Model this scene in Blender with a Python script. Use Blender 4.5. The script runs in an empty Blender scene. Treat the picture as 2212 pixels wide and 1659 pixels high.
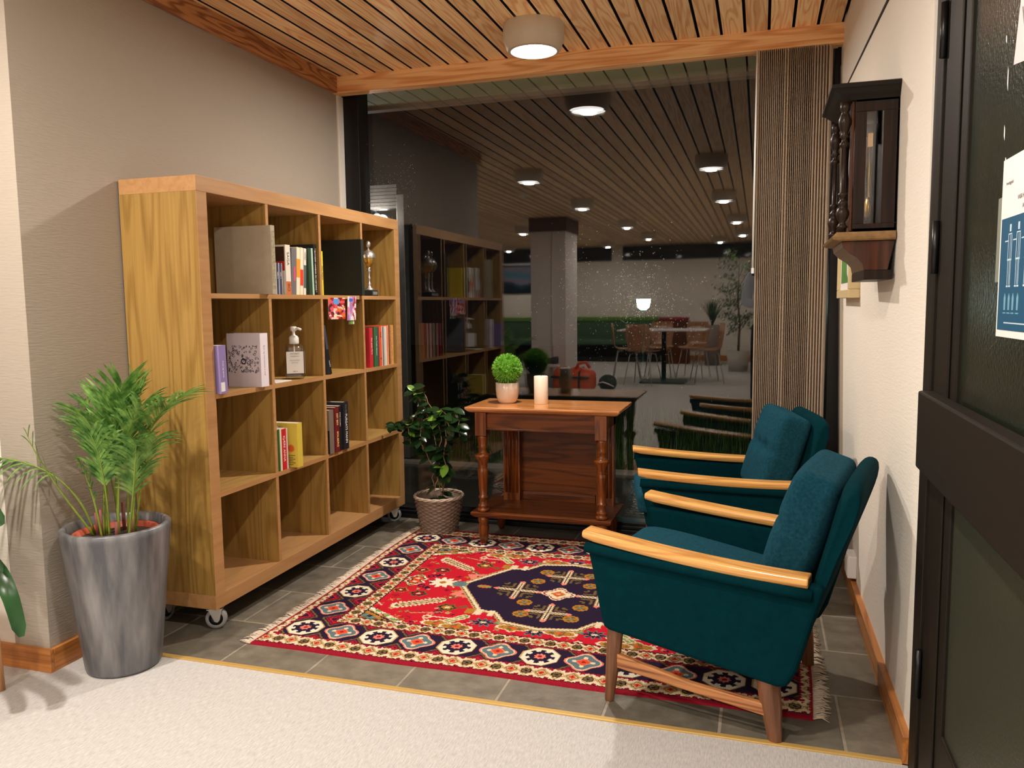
import bpy, bmesh, math, random
import numpy as np
from mathutils import Vector, Matrix
random.seed(7)
S = bpy.context.scene
COL = S.collection
PI = math.pi

# ------------------------------------------------------------------ camera
CAM_H = 1.2
yaw, pitch, roll = math.radians(17.362), math.radians(5.680), math.radians(-0.662)
fw = Vector((-math.sin(yaw)*math.cos(pitch), math.cos(yaw)*math.cos(pitch), -math.sin(pitch)))
r0 = Vector((math.cos(yaw), math.sin(yaw), 0)); u0 = r0.cross(fw)
rt = r0*math.cos(roll) + u0*math.sin(roll); up = rt.cross(fw)
cd = bpy.data.cameras.new('camera'); cam = bpy.data.objects.new('camera', cd); COL.objects.link(cam)
M = Matrix((rt, up, -fw)).transposed().to_4x4(); M.translation = Vector((0, 0, CAM_H)); cam.matrix_world = M
cd.sensor_fit = 'HORIZONTAL'; cd.sensor_width = 36.0; cd.lens = 1717.1/2212*36.0; cd.clip_start = 0.02; cd.clip_end = 200
S.camera = cam

# ------------------------------------------------------------------ world, exposure
w = bpy.data.worlds.new('night'); S.world = w; w.use_nodes = True
w.node_tree.nodes['Background'].inputs[0].default_value = (0.010, 0.014, 0.016, 1)
w.node_tree.nodes['Background'].inputs[1].default_value = 0.18
S.view_settings.view_transform = 'Standard'; S.view_settings.look = 'None'; S.view_settings.gamma = 1
S.view_settings.use_curve_mapping = False; S.view_settings.exposure = 0.0
S.cycles.max_bounces = 8; S.cycles.diffuse_bounces = 6; S.cycles.glossy_bounces = 4
S.cycles.transmission_bounces = 6; S.cycles.transparent_max_bounces = 12
S.cycles.caustics_reflective = False; S.cycles.caustics_refractive = False
S.cycles.use_denoising = True
LAMP_W = 26.5
LAMP_COL = (1.0, 0.91, 0.81)

# lamp positions in the ceiling (x, y), each with its own light
LAMPS = [(-0.99, 3.55, 1.5), (-0.42, 1.20, 1.0), (-2.07, 1.05, 1.6), (-0.41, -1.05, 1.4), (-2.04, -1.15, 1.5),
         (-1.92, -3.72, 1.25), (-3.63, -4.05, 1.25), (-0.34, -3.55, 1.25), (-0.30, -5.85, 1.25), (-1.90, -5.95, 1.25),
         (-0.74, -7.25, 1.25), (-2.90, -7.50, 1.25), (-5.07, -7.85, 1.25)]
CEIL = 2.44; LENS_Z = 2.325
def area_light(name, loc, size, power, col, parent=None):
    ld = bpy.data.lights.new(name, 'AREA'); ld.shape = 'DISK'; ld.size = size; ld.energy = power; ld.color = col
    ob = bpy.data.objects.new(name, ld); COL.objects.link(ob); ob.location = loc
    if parent: ob.parent = parent
    return ob
def point_light(name, loc, size, power, col):
    ld = bpy.data.lights.new(name, 'POINT'); ld.shadow_soft_size = size; ld.energy = power; ld.color = col
    ob = bpy.data.objects.new(name, ld); COL.objects.link(ob); ob.location = loc
    return ob
for i, (x, y, k) in enumerate(LAMPS):
    area_light('ceiling_lamp_light', (x, y, LENS_Z - 0.006), 0.09, LAMP_W*k, LAMP_COL)
point_light('street_lamp_light', (-1.956, 14.0, 1.215), 0.10, 2600, (0.30, 1.0, 0.80))
point_light('porch_lamp_light', (-3.10, 5.80, 1.93), 0.05, 9, (1.0, 0.93, 0.82))

# ------------------------------------------------------------------ helpers
def srgb(r, g, b):
    f = lambda c: (c/255/12.92) if c/255 <= 0.04045 else ((c/255+0.055)/1.055)**2.4
    return (f(r), f(g), f(b))
def link(o):
    COL.objects.link(o); return o
def tag(o, label=None, cat=None, group=None, kind=None):
    if label: o['label'] = label
    if cat: o['category'] = cat
    if group: o['group'] = group
    if kind: o['kind'] = kind
    return o
def thing(name, label, cat, loc=(0, 0, 0), rz=0, group=None):
    o = bpy.data.objects.new(name, None); o.empty_display_size = 0.05; link(o)
    o.location = loc; o.rotation_euler = (0, 0, rz)
    return tag(o, label, cat, group)
def dup(root, loc, rz=0, label=None, group=None):
    r = root.copy(); COL.objects.link(r); r.location = loc; r.rotation_euler = (0, 0, rz)
    if label: r['label'] = label
    if group: r['group'] = group
    for ch in list(root.children):
        c = ch.copy(); COL.objects.link(c); c.parent = r
        for g in list(ch.children):
            d = g.copy(); COL.objects.link(d); d.parent = c
    return r
class MB:
    """collects shapes; build() links them as ONE mesh object"""
    def __init__(s): s.v = []; s.f = []; s.m = []; s.smooth = []
    def add(s, vs, fs, mi=0, sm=False):
        b = len(s.v); s.v += [tuple(v) for v in vs]
        for f in fs: s.f.append(tuple(b+i for i in f)); s.m.append(mi); s.smooth.append(sm)
        return s
    def box(s, x0, x1, y0, y1, z0, z1, mi=0):
        v = [(x, y, z) for z in (z0, z1) for y in (y0, y1) for x in (x0, x1)]
        return s.add(v, [(0, 2, 3, 1), (4, 5, 7, 6), (0, 1, 5, 4), (2, 6, 7, 3), (0, 4, 6, 2), (1, 3, 7, 5)], mi)
    def prism(s, pts, y0, y1, axis='y', mi=0, sm=False):
        """profile pts extruded; axis y: pts are (x,z); axis x: pts are (y,z); axis z: pts are (x,y)"""
        n = len(pts)
        if axis == 'y': g = lambda p, t: (p[0], t, p[1])
        elif axis == 'x': g = lambda p, t: (t, p[0], p[1])
        else: g = lambda p, t: (p[0], p[1], t)
        v = [g(p, y0) for p in pts] + [g(p, y1) for p in pts]
        f = [(i, (i+1) % n, n+(i+1) % n, n+i) for i in range(n)]
        f += [tuple(range(n-1, -1, -1)), tuple(range(n, 2*n))]
        return s.add(v, f, mi, sm)
    def lathe(s, prof, c=(0, 0, 0), n=24, mi=0, sm=True, cap=True):
        v = []; f = []
        for r, z in prof:
            for k in range(n):
                a = 2*PI*k/n; v.append((c[0]+r*math.cos(a), c[1]+r*math.sin(a), c[2]+z))
        for i in range(len(prof)-1):
            for k in range(n):
                k2 = (k+1) % n; f.append((i*n+k, i*n+k2, (i+1)*n+k2, (i+1)*n+k))
        if cap: f.append(tuple(range(n-1, -1, -1))); f.append(tuple((len(prof)-1)*n+k for k in range(n)))
        return s.add(v, f, mi, sm)
    def tube(s, pts, rad, n=8, mi=0, sm=True):
        """swept tube; rad number or list"""
        pts = [Vector(p) for p in pts]; m = len(pts)
        if not hasattr(rad, '__len__'): rad = [rad]*m
        v = []; f = []; prev = None
        for i, p in enumerate(pts):
            t = (pts[min(i+1, m-1)] - pts[max(i-1, 0)]).normalized()
            if prev is None:
                a = Vector((0, 0, 1)) if abs(t.z) < 0.9 else Vector((1, 0, 0))
                x = t.cross(a).normalized()
            else: x = (prev - t*prev.dot(t)).normalized()
            prev = x; y = t.cross(x)
            for k in range(n):
                a = 2*PI*k/n; v.append(p + x*(rad[i]*math.cos(a)) + y*(rad[i]*math.sin(a)))
        for i in range(m-1):
            for k in range(n):
                k2 = (k+1) % n; f.append((i*n+k, i*n+k2, (i+1)*n+k2, (i+1)*n+k))
        f.append(tuple(range(n-1, -1, -1))); f.append(tuple((m-1)*n+k for k in range(n)))
        return s.add(v, f, mi, sm)
    def sphere(s, c, r, n=16, mi=0, sx=1, sy=1, sz=1):
        v = [(c[0], c[1], c[2]-r*sz)]; m = n//2; f = []
        for i in range(1, m):
            p = -PI/2 + PI*i/m
            for k in range(n):
                a = 2*PI*k/n; v.append((c[0]+r*sx*math.cos(p)*math.cos(a), c[1]+r*sy*math.cos(p)*math.sin(a), c[2]+r*sz*math.sin(p)))
        v.append((c[0], c[1], c[2]+r*sz)); L = len(v)-1
        for k in range(n): f.append((0, 1+(k+1) % n, 1+k))
        for i in range(m-2):
            for k in range(n):
                k2 = (k+1) % n; f.append((1+i*n+k, 1+i*n+k2, 1+(i+1)*n+k2, 1+(i+1)*n+k))
        for k in range(n): f.append((L, 1+(m-2)*n+k, 1+(m-2)*n+(k+1) % n))
        return s.add(v, f, mi, True)
    def cushion(s, cx, cy, cz, hx, hy, hz, r, px=0.0, pz=0.0, n=12, mi=0, tf=None):
        """rounded block with puffed large faces"""
        idx = {}; vs = []; fs = []
        def P(a, b, c_):
            k = (a, b, c_)
            if k in idx: return idx[k]
            x, y, z = (a/n*2-1)*hx, (b/n*2-1)*hy, (c_/n*2-1)*hz
            ix = max(-hx+r, min(hx-r, x)); iy = max(-hy+r, min(hy-r, y)); iz = max(-hz+r, min(hz-r, z))
            d = Vector((x-ix, y-iy, z-iz))
            if d.length > 1e-9: d = d.normalized()*r
            q = Vector((ix, iy, iz)) + d
            q.z += pz*(1-(x/hx)**2)*(1-(y/hy)**2)*(z/hz)
            q.x += px*(1-(z/hz)**2)*(1-(y/hy)**2)*(x/hx)
            if tf: q = tf(q)
            idx[k] = len(vs); vs.append((cx+q.x, cy+q.y, cz+q.z)); return idx[k]
        R = range(n)
        for i in R:
            for j in R:
                fs.append((P(i, j, 0), P(i, j+1, 0), P(i+1, j+1, 0), P(i+1, j, 0)))
                fs.append((P(i, j, n), P(i+1, j, n), P(i+1, j+1, n), P(i, j+1, n)))
                fs.append((P(i, 0, j), P(i+1, 0, j), P(i+1, 0, j+1), P(i, 0, j+1)))
                fs.append((P(i, n, j), P(i, n, j+1), P(i+1, n, j+1), P(i+1, n, j)))
                fs.append((P(0, i, j), P(0, i, j+1), P(0, i+1, j+1), P(0, i+1, j)))
                fs.append((P(n, i, j), P(n, i+1, j), P(n, i+1, j+1), P(n, i, j+1)))
        return s.add(vs, fs, mi, True)
    def build(s, name, mats, parent=None, off=None, bevel=0, seg=2, smooth=None, subsurf=0):
        me = bpy.data.meshes.new(name)
        v = s.v
        if off: v = [(a-off[0], b-off[1], c-off[2]) for a, b, c in v]
        me.from_pydata(v, [], s.f); me.update()
        if not isinstance(mats, (list, tuple)): mats = [mats]
        for m in mats: me.materials.append(m)
        me.polygons.foreach_set('material_index', s.m)
        me.polygons.foreach_set('use_smooth', [bool(q) if smooth is None else smooth for q in s.smooth])
        o = bpy.data.objects.new(name, me); link(o)
        if parent: o.parent = parent
        if bevel:
            b = o.modifiers.new('bevel', 'BEVEL'); b.width = bevel; b.segments = seg; b.limit_method = 'ANGLE'; b.angle_limit = 0.6
        if subsurf:
            b = o.modifiers.new('sub', 'SUBSURF'); b.levels = subsurf; b.render_levels = subsurf
        return o
def struct(name, mb, mat, **k):
    o = mb.build(name, mat, **k)
    if not k.get('parent'): o['kind'] = 'structure'
    return o
def text(body, size, loc, xt, yt, mat, parent, name='lettering', ext=0.0003, align='CENTER', sx=1.0):
    c = bpy.data.curves.new(name, 'FONT'); c.body = body; c.size = size; c.extrude = ext
    c.align_x = align; c.align_y = 'CENTER'; c.materials.append(mat)
    tmp = bpy.data.objects.new('tmp', c); link(tmp); dg = bpy.context.evaluated_depsgraph_get(); dg.update()
    me = bpy.data.meshes.new_from_object(tmp.evaluated_get(dg)); me.name = name
    bpy.data.objects.remove(tmp); bpy.data.curves.remove(c)
    o = bpy.data.objects.new(name, me); link(o)
    xt = Vector(xt).normalized(); yt = Vector(yt).normalized(); nn = xt.cross(yt)
    m = Matrix((xt*sx, yt, nn)).transposed().to_4x4(); m.translation = Vector(loc)
    if parent:
        o.parent = parent
    o.matrix_local = m
    return o

# ------------------------------------------------------------------ materials
def newmat(name):
    m = bpy.data.materials.new(name); m.use_nodes = True
    n = m.node_tree.nodes; l = m.node_tree.links
    return m, n, l, n['Principled BSDF']
def plain(name, col, rough=0.6, metal=0.0, bump=0, bscale=200, emit=0, var=0, vscale=8, spec=0.5, coat=0, sheen=0, alpha=None):
    m, n, l, b = newmat(name)
    b.inputs['Base Color'].default_value = (*col, 1); b.inputs['Roughness'].default_value = rough
    b.inputs['Metallic'].default_value = metal; b.inputs['Specular IOR Level'].default_value = spec
    if coat: b.inputs['Coat Weight'].default_value = coat; b.inputs['Coat Roughness'].default_value = 0.15
    if sheen: b.inputs['Sheen Weight'].default_value = sheen; b.inputs['Sheen Roughness'].default_value = 0.4
    tc = n.new('ShaderNodeTexCoord')
    t = n.new('ShaderNodeTexNoise'); t.inputs['Scale'].default_value = vscale; t.inputs['Detail'].default_value = 4
    l.new(tc.outputs['Object'], t.inputs['Vector'])
    mx = n.new('ShaderNodeMix'); mx.data_type = 'RGBA'
    v = max(var, 0.03)
    mx.inputs[6].default_value = (*[c*(1-v) for c in col], 1); mx.inputs[7].default_value = (*[min(1, c*(1+v)) for c in col], 1)
    l.new(t.outputs['Fac'], mx.inputs[0]); l.new(mx.outputs[2], b.inputs['Base Color'])
    if bump:
        t2 = n.new('ShaderNodeTexNoise'); t2.inputs['Scale'].default_value = bscale; t2.inputs['Detail'].default_value = 3
        l.new(tc.outputs['Object'], t2.inputs['Vector'])
        bp = n.new('ShaderNodeBump'); bp.inputs['Strength'].default_value = bump; bp.inputs['Distance'].default_value = 0.002
        l.new(t2.outputs['Fac'], bp.inputs['Height']); l.new(bp.outputs[0], b.inputs['Normal'])
    if emit:
        b.inputs['Emission Color'].default_value = (*col, 1); b.inputs['Emission Strength'].default_value = emit
    return m
def wood(name, light, dark, axis='y', along=1.2, across=14, rings=9, rough=0.45, coat=0.0, boards=None, contrast=0.6, fib=160, tint=None):
    """grain contours stretched along one axis; boards=(axis, pitch, origin) gives every board its own grain"""
    m, n, l, b = newmat(name)
    b.inputs['Roughness'].default_value = rough
    if coat: b.inputs['Coat Weight'].default_value = coat; b.inputs['Coat Roughness'].default_value = 0.12
    tc = n.new('ShaderNodeTexCoord'); vec = tc.outputs['Object']
    rnd = None
    if boards:
        sp = n.new('ShaderNodeSeparateXYZ'); l.new(vec, sp.inputs[0])
        a = n.new('ShaderNodeMath'); a.operation = 'SUBTRACT'; l.new(sp.outputs['XYZ'.index(boards[0].upper())], a.inputs[0]); a.inputs[1].default_value = boards[2]
        d = n.new('ShaderNodeMath'); d.operation = 'DIVIDE'; l.new(a.outputs[0], d.inputs[0]); d.inputs[1].default_value = boards[1]
        fl = n.new('ShaderNodeMath'); fl.operation = 'FLOOR'; l.new(d.outputs[0], fl.inputs[0])
        wn = n.new('ShaderNodeTexWhiteNoise'); wn.noise_dimensions = '1D'; l.new(fl.outputs[0], wn.inputs['W'])
        sc = n.new('ShaderNodeVectorMath'); sc.operation = 'SCALE'; sc.inputs['Scale'].default_value = 30; l.new(wn.outputs['Color'], sc.inputs[0])
        ad = n.new('ShaderNodeVectorMath'); ad.operation = 'ADD'; l.new(vec, ad.inputs[0]); l.new(sc.outputs[0], ad.inputs[1])
        vec = ad.outputs[0]; rnd = wn.outputs['Value']
    mp = n.new('ShaderNodeMapping'); s = {'x': (along, across, across), 'y': (across, along, across), 'z': (across, across, along)}[axis]
    mp.inputs['Scale'].default_value = s; l.new(vec, mp.inputs['Vector'])
    t = n.new('ShaderNodeTexNoise'); t.inputs['Scale'].default_value = 1; t.inputs['Detail'].default_value = 1.5; t.inputs['Roughness'].default_value = 0.4
    l.new(mp.outputs[0], t.inputs['Vector'])
    mu = n.new('ShaderNodeMath'); mu.operation = 'MULTIPLY'; l.new(t.outputs['Fac'], mu.inputs[0]); mu.inputs[1].default_value = rings*6.28
    si = n.new('ShaderNodeMath'); si.operation = 'SINE'; l.new(mu.outputs[0], si.inputs[0])
    mp2 = n.new('ShaderNodeMapping'); s2 = {'x': (3, fib, fib), 'y': (fib, 3, fib), 'z': (fib, fib, 3)}[axis]
    mp2.inputs['Scale'].default_value = s2; l.new(vec, mp2.inputs['Vector'])
    t2 = n.new('ShaderNodeTexNoise'); t2.inputs['Scale'].default_value = 1; t2.inputs['Detail'].default_value = 2; l.new(mp2.outputs[0], t2.inputs['Vector'])
    r1 = n.new('ShaderNodeMapRange'); l.new(si.outputs[0], r1.inputs[0]); r1.inputs[1].default_value = -0.2; r1.inputs[2].default_value = 1.0
    r1.inputs[3].default_value = 0; r1.inputs[4].default_value = contrast
    r2 = n.new('ShaderNodeMapRange'); l.new(t2.outputs['Fac'], r2.inputs[0]); r2.inputs[1].default_value = 0.35; r2.inputs[2].default_value = 0.75
    r2.inputs[3].default_value = 0; r2.inputs[4].default_value = 0.45
    ad2 = n.new('ShaderNodeMath'); ad2.operation = 'ADD'; ad2.use_clamp = True; l.new(r1.outputs[0], ad2.inputs[0]); l.new(r2.outputs[0], ad2.inputs[1])
    mx = n.new('ShaderNodeMix'); mx.data_type = 'RGBA'; mx.inputs[6].default_value = (*light, 1); mx.inputs[7].default_value = (*dark, 1)
    l.new(ad2.outputs[0], mx.inputs[0]); out = mx.outputs[2]
    if rnd:
        h = n.new('ShaderNodeHueSaturation'); mr = n.new('ShaderNodeMapRange'); l.new(rnd, mr.inputs[0]); mr.inputs[3].default_value = 0.82; mr.inputs[4].default_value = 1.15
        l.new(mr.outputs[0], h.inputs['Value']); l.new(out, h.inputs['Color']); out = h.outputs[0]
    l.new(out, b.inputs['Base Color'])
    bp = n.new('ShaderNodeBump'); bp.inputs['Strength'].default_value = 0.12; bp.inputs['Distance'].default_value = 0.001
    l.new(ad2.outputs[0], bp.inputs['Height']); l.new(bp.outputs[0], b.inputs['Normal'])
    return m
def glass_pane(name, refl, tint=(1, 1, 1)):
    m = bpy.data.materials.new(name); m.use_nodes = True; n = m.node_tree.nodes; l = m.node_tree.links; n.clear()
    o = n.new('ShaderNodeOutputMaterial'); mix = n.new('ShaderNodeMixShader'); t = n.new('ShaderNodeBsdfTransparent'); g = n.new('ShaderNodeBsdfGlossy')
    t.inputs[0].default_value = (*tint, 1); g.inputs['Roughness'].default_value = 0.0; g.inputs['Color'].default_value = (1, 1, 1, 1)
    lw = n.new('ShaderNodeLayerWeight'); lw.inputs[0].default_value = 0.35
    mr = n.new('ShaderNodeMapRange'); l.new(lw.outputs['Facing'], mr.inputs[0]); mr.inputs[1].default_value = 0.2; mr.inputs[3].default_value = refl; mr.inputs[4].default_value = min(1, refl*4)
    l.new(mr.outputs[0], mix.inputs[0]); l.new(t.outputs[0], mix.inputs[1]); l.new(g.outputs[0], mix.inputs[2]); l.new(mix.outputs[0], o.inputs[0])
    return m
def emis(name, col, st):
    m = bpy.data.materials.new(name); m.use_nodes = True; n = m.node_tree.nodes; l = m.node_tree.links; n.clear()
    o = n.new('ShaderNodeOutputMaterial'); e = n.new('ShaderNodeEmission'); e.inputs[0].default_value = (*col, 1); e.inputs[1].default_value = st
    l.new(e.outputs[0], o.inputs[0]); return m
def fabric(name, col, col2, scale=900, bump=0.5, mott=60, sheen=0.08):
    m, n, l, b = newmat(name); b.inputs['Roughness'].default_value = 0.95; b.inputs['Specular IOR Level'].default_value = 0.06
    b.inputs['Sheen Weight'].default_value = sheen; b.inputs['Sheen Roughness'].default_value = 0.5; b.inputs['Sheen Tint'].default_value = (*[min(1, c*4+.02) for c in col], 1)
    tc = n.new('ShaderNodeTexCoord'); t = n.new('ShaderNodeTexNoise'); t.inputs['Scale'].default_value = mott; t.inputs['Detail'].default_value = 6; t.inputs['Roughness'].default_value = 0.7
    l.new(tc.outputs['Object'], t.inputs['Vector']); r = n.new('ShaderNodeMapRange'); l.new(t.outputs['Fac'], r.inputs[0]); r.inputs[1].default_value = 0.35; r.inputs[2].default_value = 0.65
    mx = n.new('ShaderNodeMix'); mx.data_type = 'RGBA'; mx.inputs[6].default_value = (*col, 1); mx.inputs[7].default_value = (*col2, 1); l.new(r.outputs[0], mx.inputs[0]); l.new(mx.outputs[2], b.inputs['Base Color'])
    t2 = n.new('ShaderNodeTexNoise'); t2.inputs['Scale'].default_value = scale; l.new(tc.outputs['Object'], t2.inputs['Vector'])
    bp = n.new('ShaderNodeBump'); bp.inputs['Strength'].default_value = bump; bp.inputs['Distance'].default_value = 0.001; l.new(t2.outputs['Fac'], bp.inputs['Height']); l.new(bp.outputs[0], b.inputs['Normal'])
    return m
def leafmat(name, col, col2, rough=0.4, trans=0.25, scale=9):
    m, n, l, b = newmat(name); b.inputs['Roughness'].default_value = rough
    tc = n.new('ShaderNodeTexCoord'); t = n.new('ShaderNodeTexNoise'); t.inputs['Scale'].default_value = scale; t.inputs['Detail'].default_value = 2
    l.new(tc.outputs['Object'], t.inputs['Vector']); r = n.new('ShaderNodeMapRange'); l.new(t.outputs['Fac'], r.inputs[0]); r.inputs[1].default_value = 0.35; r.inputs[2].default_value = 0.65
    mx = n.new('ShaderNodeMix'); mx.data_type = 'RGBA'; mx.inputs[6].default_value = (*col, 1); mx.inputs[7].default_value = (*col2, 1); l.new(r.outputs[0], mx.inputs[0]); l.new(mx.outputs[2], b.inputs['Base Color'])
    tr = n.new('ShaderNodeBsdfTranslucent'); l.new(mx.outputs[2], tr.inputs[0]); ms = n.new('ShaderNodeMixShader'); ms.inputs[0].default_value = trans
    l.new(b.outputs[0], ms.inputs[1]); l.new(tr.outputs[0], ms.inputs[2]); l.new(ms.outputs[0], n['Material Output'].inputs[0])
    return m
def vcol(name, rough=0.9, bump=0.6, bscale=500):
    m, n, l, b = newmat(name); b.inputs['Roughness'].default_value = rough; b.inputs['Specular IOR Level'].default_value = 0.15
    a = n.new('ShaderNodeVertexColor'); a.layer_name = 'Col'; l.new(a.outputs[0], b.inputs['Base Color'])
    if bump:
        tc = n.new('ShaderNodeTexCoord'); t2 = n.new('ShaderNodeTexNoise'); t2.inputs['Scale'].default_value = bscale; l.new(tc.outputs['Object'], t2.inputs['Vector'])
        bp = n.new('ShaderNodeBump'); bp.inputs['Strength'].default_value = bump; bp.inputs['Distance'].default_value = 0.002; l.new(t2.outputs['Fac'], bp.inputs['Height']); l.new(bp.outputs[0], b.inputs['Normal'])
    return m

# wall paper with fine woven relief
def wallmat(name, col):
    m, n, l, b = newmat(name); b.inputs['Roughness'].default_value = 0.85; b.inputs['Specular IOR Level'].default_value = 0.2
    tc = n.new('ShaderNodeTexCoord'); t = n.new('ShaderNodeTexNoise'); t.inputs['Scale'].default_value = 3; l.new(tc.outputs['Object'], t.inputs['Vector'])
    mx = n.new('ShaderNodeMix'); mx.data_type = 'RGBA'; mx.inputs[6].default_value = (*[c*0.96 for c in col], 1); mx.inputs[7].default_value = (*col, 1); l.new(t.outputs['Fac'], mx.inputs[0]); l.new(mx.outputs[2], b.inputs['Base Color'])
    mp = n.new('ShaderNodeMapping'); mp.inputs['Scale'].default_value = (25, 25, 190); l.new(tc.outputs['Object'], mp.inputs['Vector'])
    t2 = n.new('ShaderNodeTexNoise'); t2.inputs['Scale'].default_value = 1; t2.inputs['Detail'].default_value = 3; l.new(mp.outputs[0], t2.inputs['Vector'])
    bp = n.new('ShaderNodeBump'); bp.inputs['Strength'].default_value = 0.5; bp.inputs['Distance'].default_value = 0.002; l.new(t2.outputs['Fac'], bp.inputs['Height']); l.new(bp.outputs[0], b.inputs['Normal'])
    return m
WALL = wallmat('wall_paper_dimmed', (0.395, 0.35, 0.295))  # same white paper, the left wall's weaker, warmer light put into its colour
WALL2 = wallmat('wall_paper_white', (0.84, 0.80, 0.72))
WALLG = plain('grey_column_paint', (0.72, 0.68, 0.66), 0.6)
CARPETC = (0.525, 0.515, 0.505)
def carpetmat():
    m, n, l, b = newmat('carpet'); b.inputs['Roughness'].default_value = 0.95; b.inputs['Specular IOR Level'].default_value = 0.1
    tc = n.new('ShaderNodeTexCoord'); mp = n.new('ShaderNodeMapping'); mp.inputs['Rotation'].default_value = (0, 0, 0.0); mp.inputs['Scale'].default_value = (260, 40, 1); l.new(tc.outputs['Object'], mp.inputs['Vector'])
    t = n.new('ShaderNodeTexNoise'); t.inputs['Scale'].default_value = 1; t.inputs['Detail'].default_value = 5; t.inputs['Roughness'].default_value = 0.7; l.new(mp.outputs[0], t.inputs['Vector'])
    r = n.new('ShaderNodeMapRange'); l.new(t.outputs['Fac'], r.inputs[0]); r.inputs[1].default_value = 0.35; r.inputs[2].default_value = 0.65
    mx = n.new('ShaderNodeMix'); mx.data_type = 'RGBA'; mx.inputs[6].default_value = (*[c*0.80 for c in CARPETC], 1); mx.inputs[7].default_value = (*[c*1.12 for c in CARPETC], 1); l.new(r.outputs[0], mx.inputs[0]); l.new(mx.outputs[2], b.inputs['Base Color'])
    bp = n.new('ShaderNodeBump'); bp.inputs['Strength'].default_value = 0.6; bp.inputs['Distance'].default_value = 0.003; l.new(t.outputs['Fac'], bp.inputs['Height']); l.new(bp.outputs[0], b.inputs['Normal'])
    return m
CARPET = carpetmat()
def slatemat():
    m, n, l, b = newmat('slate_tiles')
    tc = n.new('ShaderNodeTexCoord'); mp = n.new('ShaderNodeMapping'); mp.inputs['Location'].default_value = (0.09, 0.13, 0); l.new(tc.outputs['Object'], mp.inputs['Vector'])
    br = n.new('ShaderNodeTexBrick'); br.inputs['Scale'].default_value = 1; br.inputs['Brick Width'].default_value = 0.33; br.inputs['Row Height'].default_value = 0.33
    br.inputs['Mortar Size'].default_value = 0.0055; br.inputs['Mortar Smooth'].default_value = 0.3; br.offset = 0.42
    br.inputs['Color1'].default_value = (0.115, 0.103, 0.080, 1); br.inputs['Color2'].default_value = (0.190, 0.165, 0.125, 1); br.inputs['Mortar'].default_value = (0.30, 0.26, 0.205, 1)
    l.new(mp.outputs[0], br.inputs['Vector'])
    t = n.new('ShaderNodeTexNoise'); t.inputs['Scale'].default_value = 14; t.inputs['Detail'].default_value = 8; t.inputs['Roughness'].default_value = 0.65; l.new(tc.outputs['Object'], t.inputs['Vector'])
    mx = n.new('ShaderNodeMix'); mx.data_type = 'RGBA'; mx.blend_type = 'OVERLAY'; mx.inputs[0].default_value = 0.7; l.new(br.outputs['Color'], mx.inputs[6]); l.new(t.outputs['Fac'], mx.inputs[7])
    l.new(mx.outputs[2], b.inputs['Base Color'])
    r = n.new('ShaderNodeMapRange'); l.new(t.outputs['Fac'], r.inputs[0]); r.inputs[3].default_value = 0.32; r.inputs[4].default_value = 0.62; l.new(r.outputs[0], b.inputs['Roughness'])
    ad = n.new('ShaderNodeMath'); ad.operation = 'MULTIPLY_ADD'; l.new(br.outputs['Fac'], ad.inputs[0]); ad.inputs[1].default_value = -0.6; l.new(t.outputs['Fac'], ad.inputs[2])
    bp = n.new('ShaderNodeBump'); bp.inputs['Strength'].default_value = 0.7; bp.inputs['Distance'].default_value = 0.005; l.new(ad.outputs[0], bp.inputs['Height']); l.new(bp.outputs[0], b.inputs['Normal'])
    return m
SLATE = slatemat()
PITCH = 0.105; G0 = -0.197
PINE = wood('pine_boards', srgb(255, 226, 174), srgb(224, 162, 108), 'y', 1.3, 16, 9, 0.5, 0.0, ('x', PITCH, G0), 0.6)
PINEX = wood('pine_beam', srgb(255, 212, 152), srgb(222, 148, 90), 'x', 1.0, 15, 8, 0.45, 0.1, None, 0.6)
PINEY = wood('pine_trim_lengthwise', srgb(200, 142, 92), srgb(120, 66, 34), 'y', 2.0, 16, 9, 0.5, 0.0, None, 0.7)
BASEW = wood('baseboard_wood', srgb(196, 128, 62), srgb(140, 80, 34), 'y', 1.0, 14, 7, 0.4, 0.2, None, 0.5)
BASEX = wood('baseboard_wood_crosswise', srgb(196, 128, 62), srgb(140, 80, 34), 'x', 1.0, 14, 7, 0.4, 0.2, None, 0.5)
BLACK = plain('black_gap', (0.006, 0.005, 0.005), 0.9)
OAK = wood('oak_veneer', srgb(166, 132, 70), srgb(134, 100, 44), 'z', 0.9, 9, 9, 0.42, 0.0, None, 0.55, 120)
OAKE = wood('oak_edge_band', srgb(184, 140, 92), srgb(164, 118, 72), 'y', 1.5, 9, 5, 0.45, 0.0, None, 0.35, 90)
OAKH = wood('oak_shelf_board', srgb(184, 148, 88), srgb(158, 118, 62), 'y', 1.0, 9, 7, 0.42, 0.0, None, 0.45, 120)
ARMW = wood('arm_wood', srgb(226, 172, 96), srgb(190, 124, 58), 'x', 1.5, 16, 7, 0.28, 0.5, None, 0.5)
LEGW = wood('chair_leg_wood', srgb(120, 78, 52), srgb(88, 54, 34), 'z', 2, 22, 5, 0.4, 0.2, None, 0.4)
STRW = wood('stretcher_wood', srgb(188, 128, 76), srgb(116, 62, 34), 'x', 1.2, 40, 5, 0.4, 0.3, None, 0.7)
WALN = wood('walnut', srgb(104, 54, 17), srgb(60, 26, 6), 'x', 1.3, 12, 8, 0.4, 0.12, None, 0.6)
WALNZ = wood('walnut_upright', srgb(124, 66, 24), srgb(72, 32, 9), 'z', 1.3, 14, 7, 0.3, 0.4, None, 0.6)
WALNT = wood('walnut_table_top', srgb(204, 138, 78), srgb(150, 84, 36), 'x', 1.2, 13, 8, 0.25, 0.5, None, 0.6)
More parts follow.
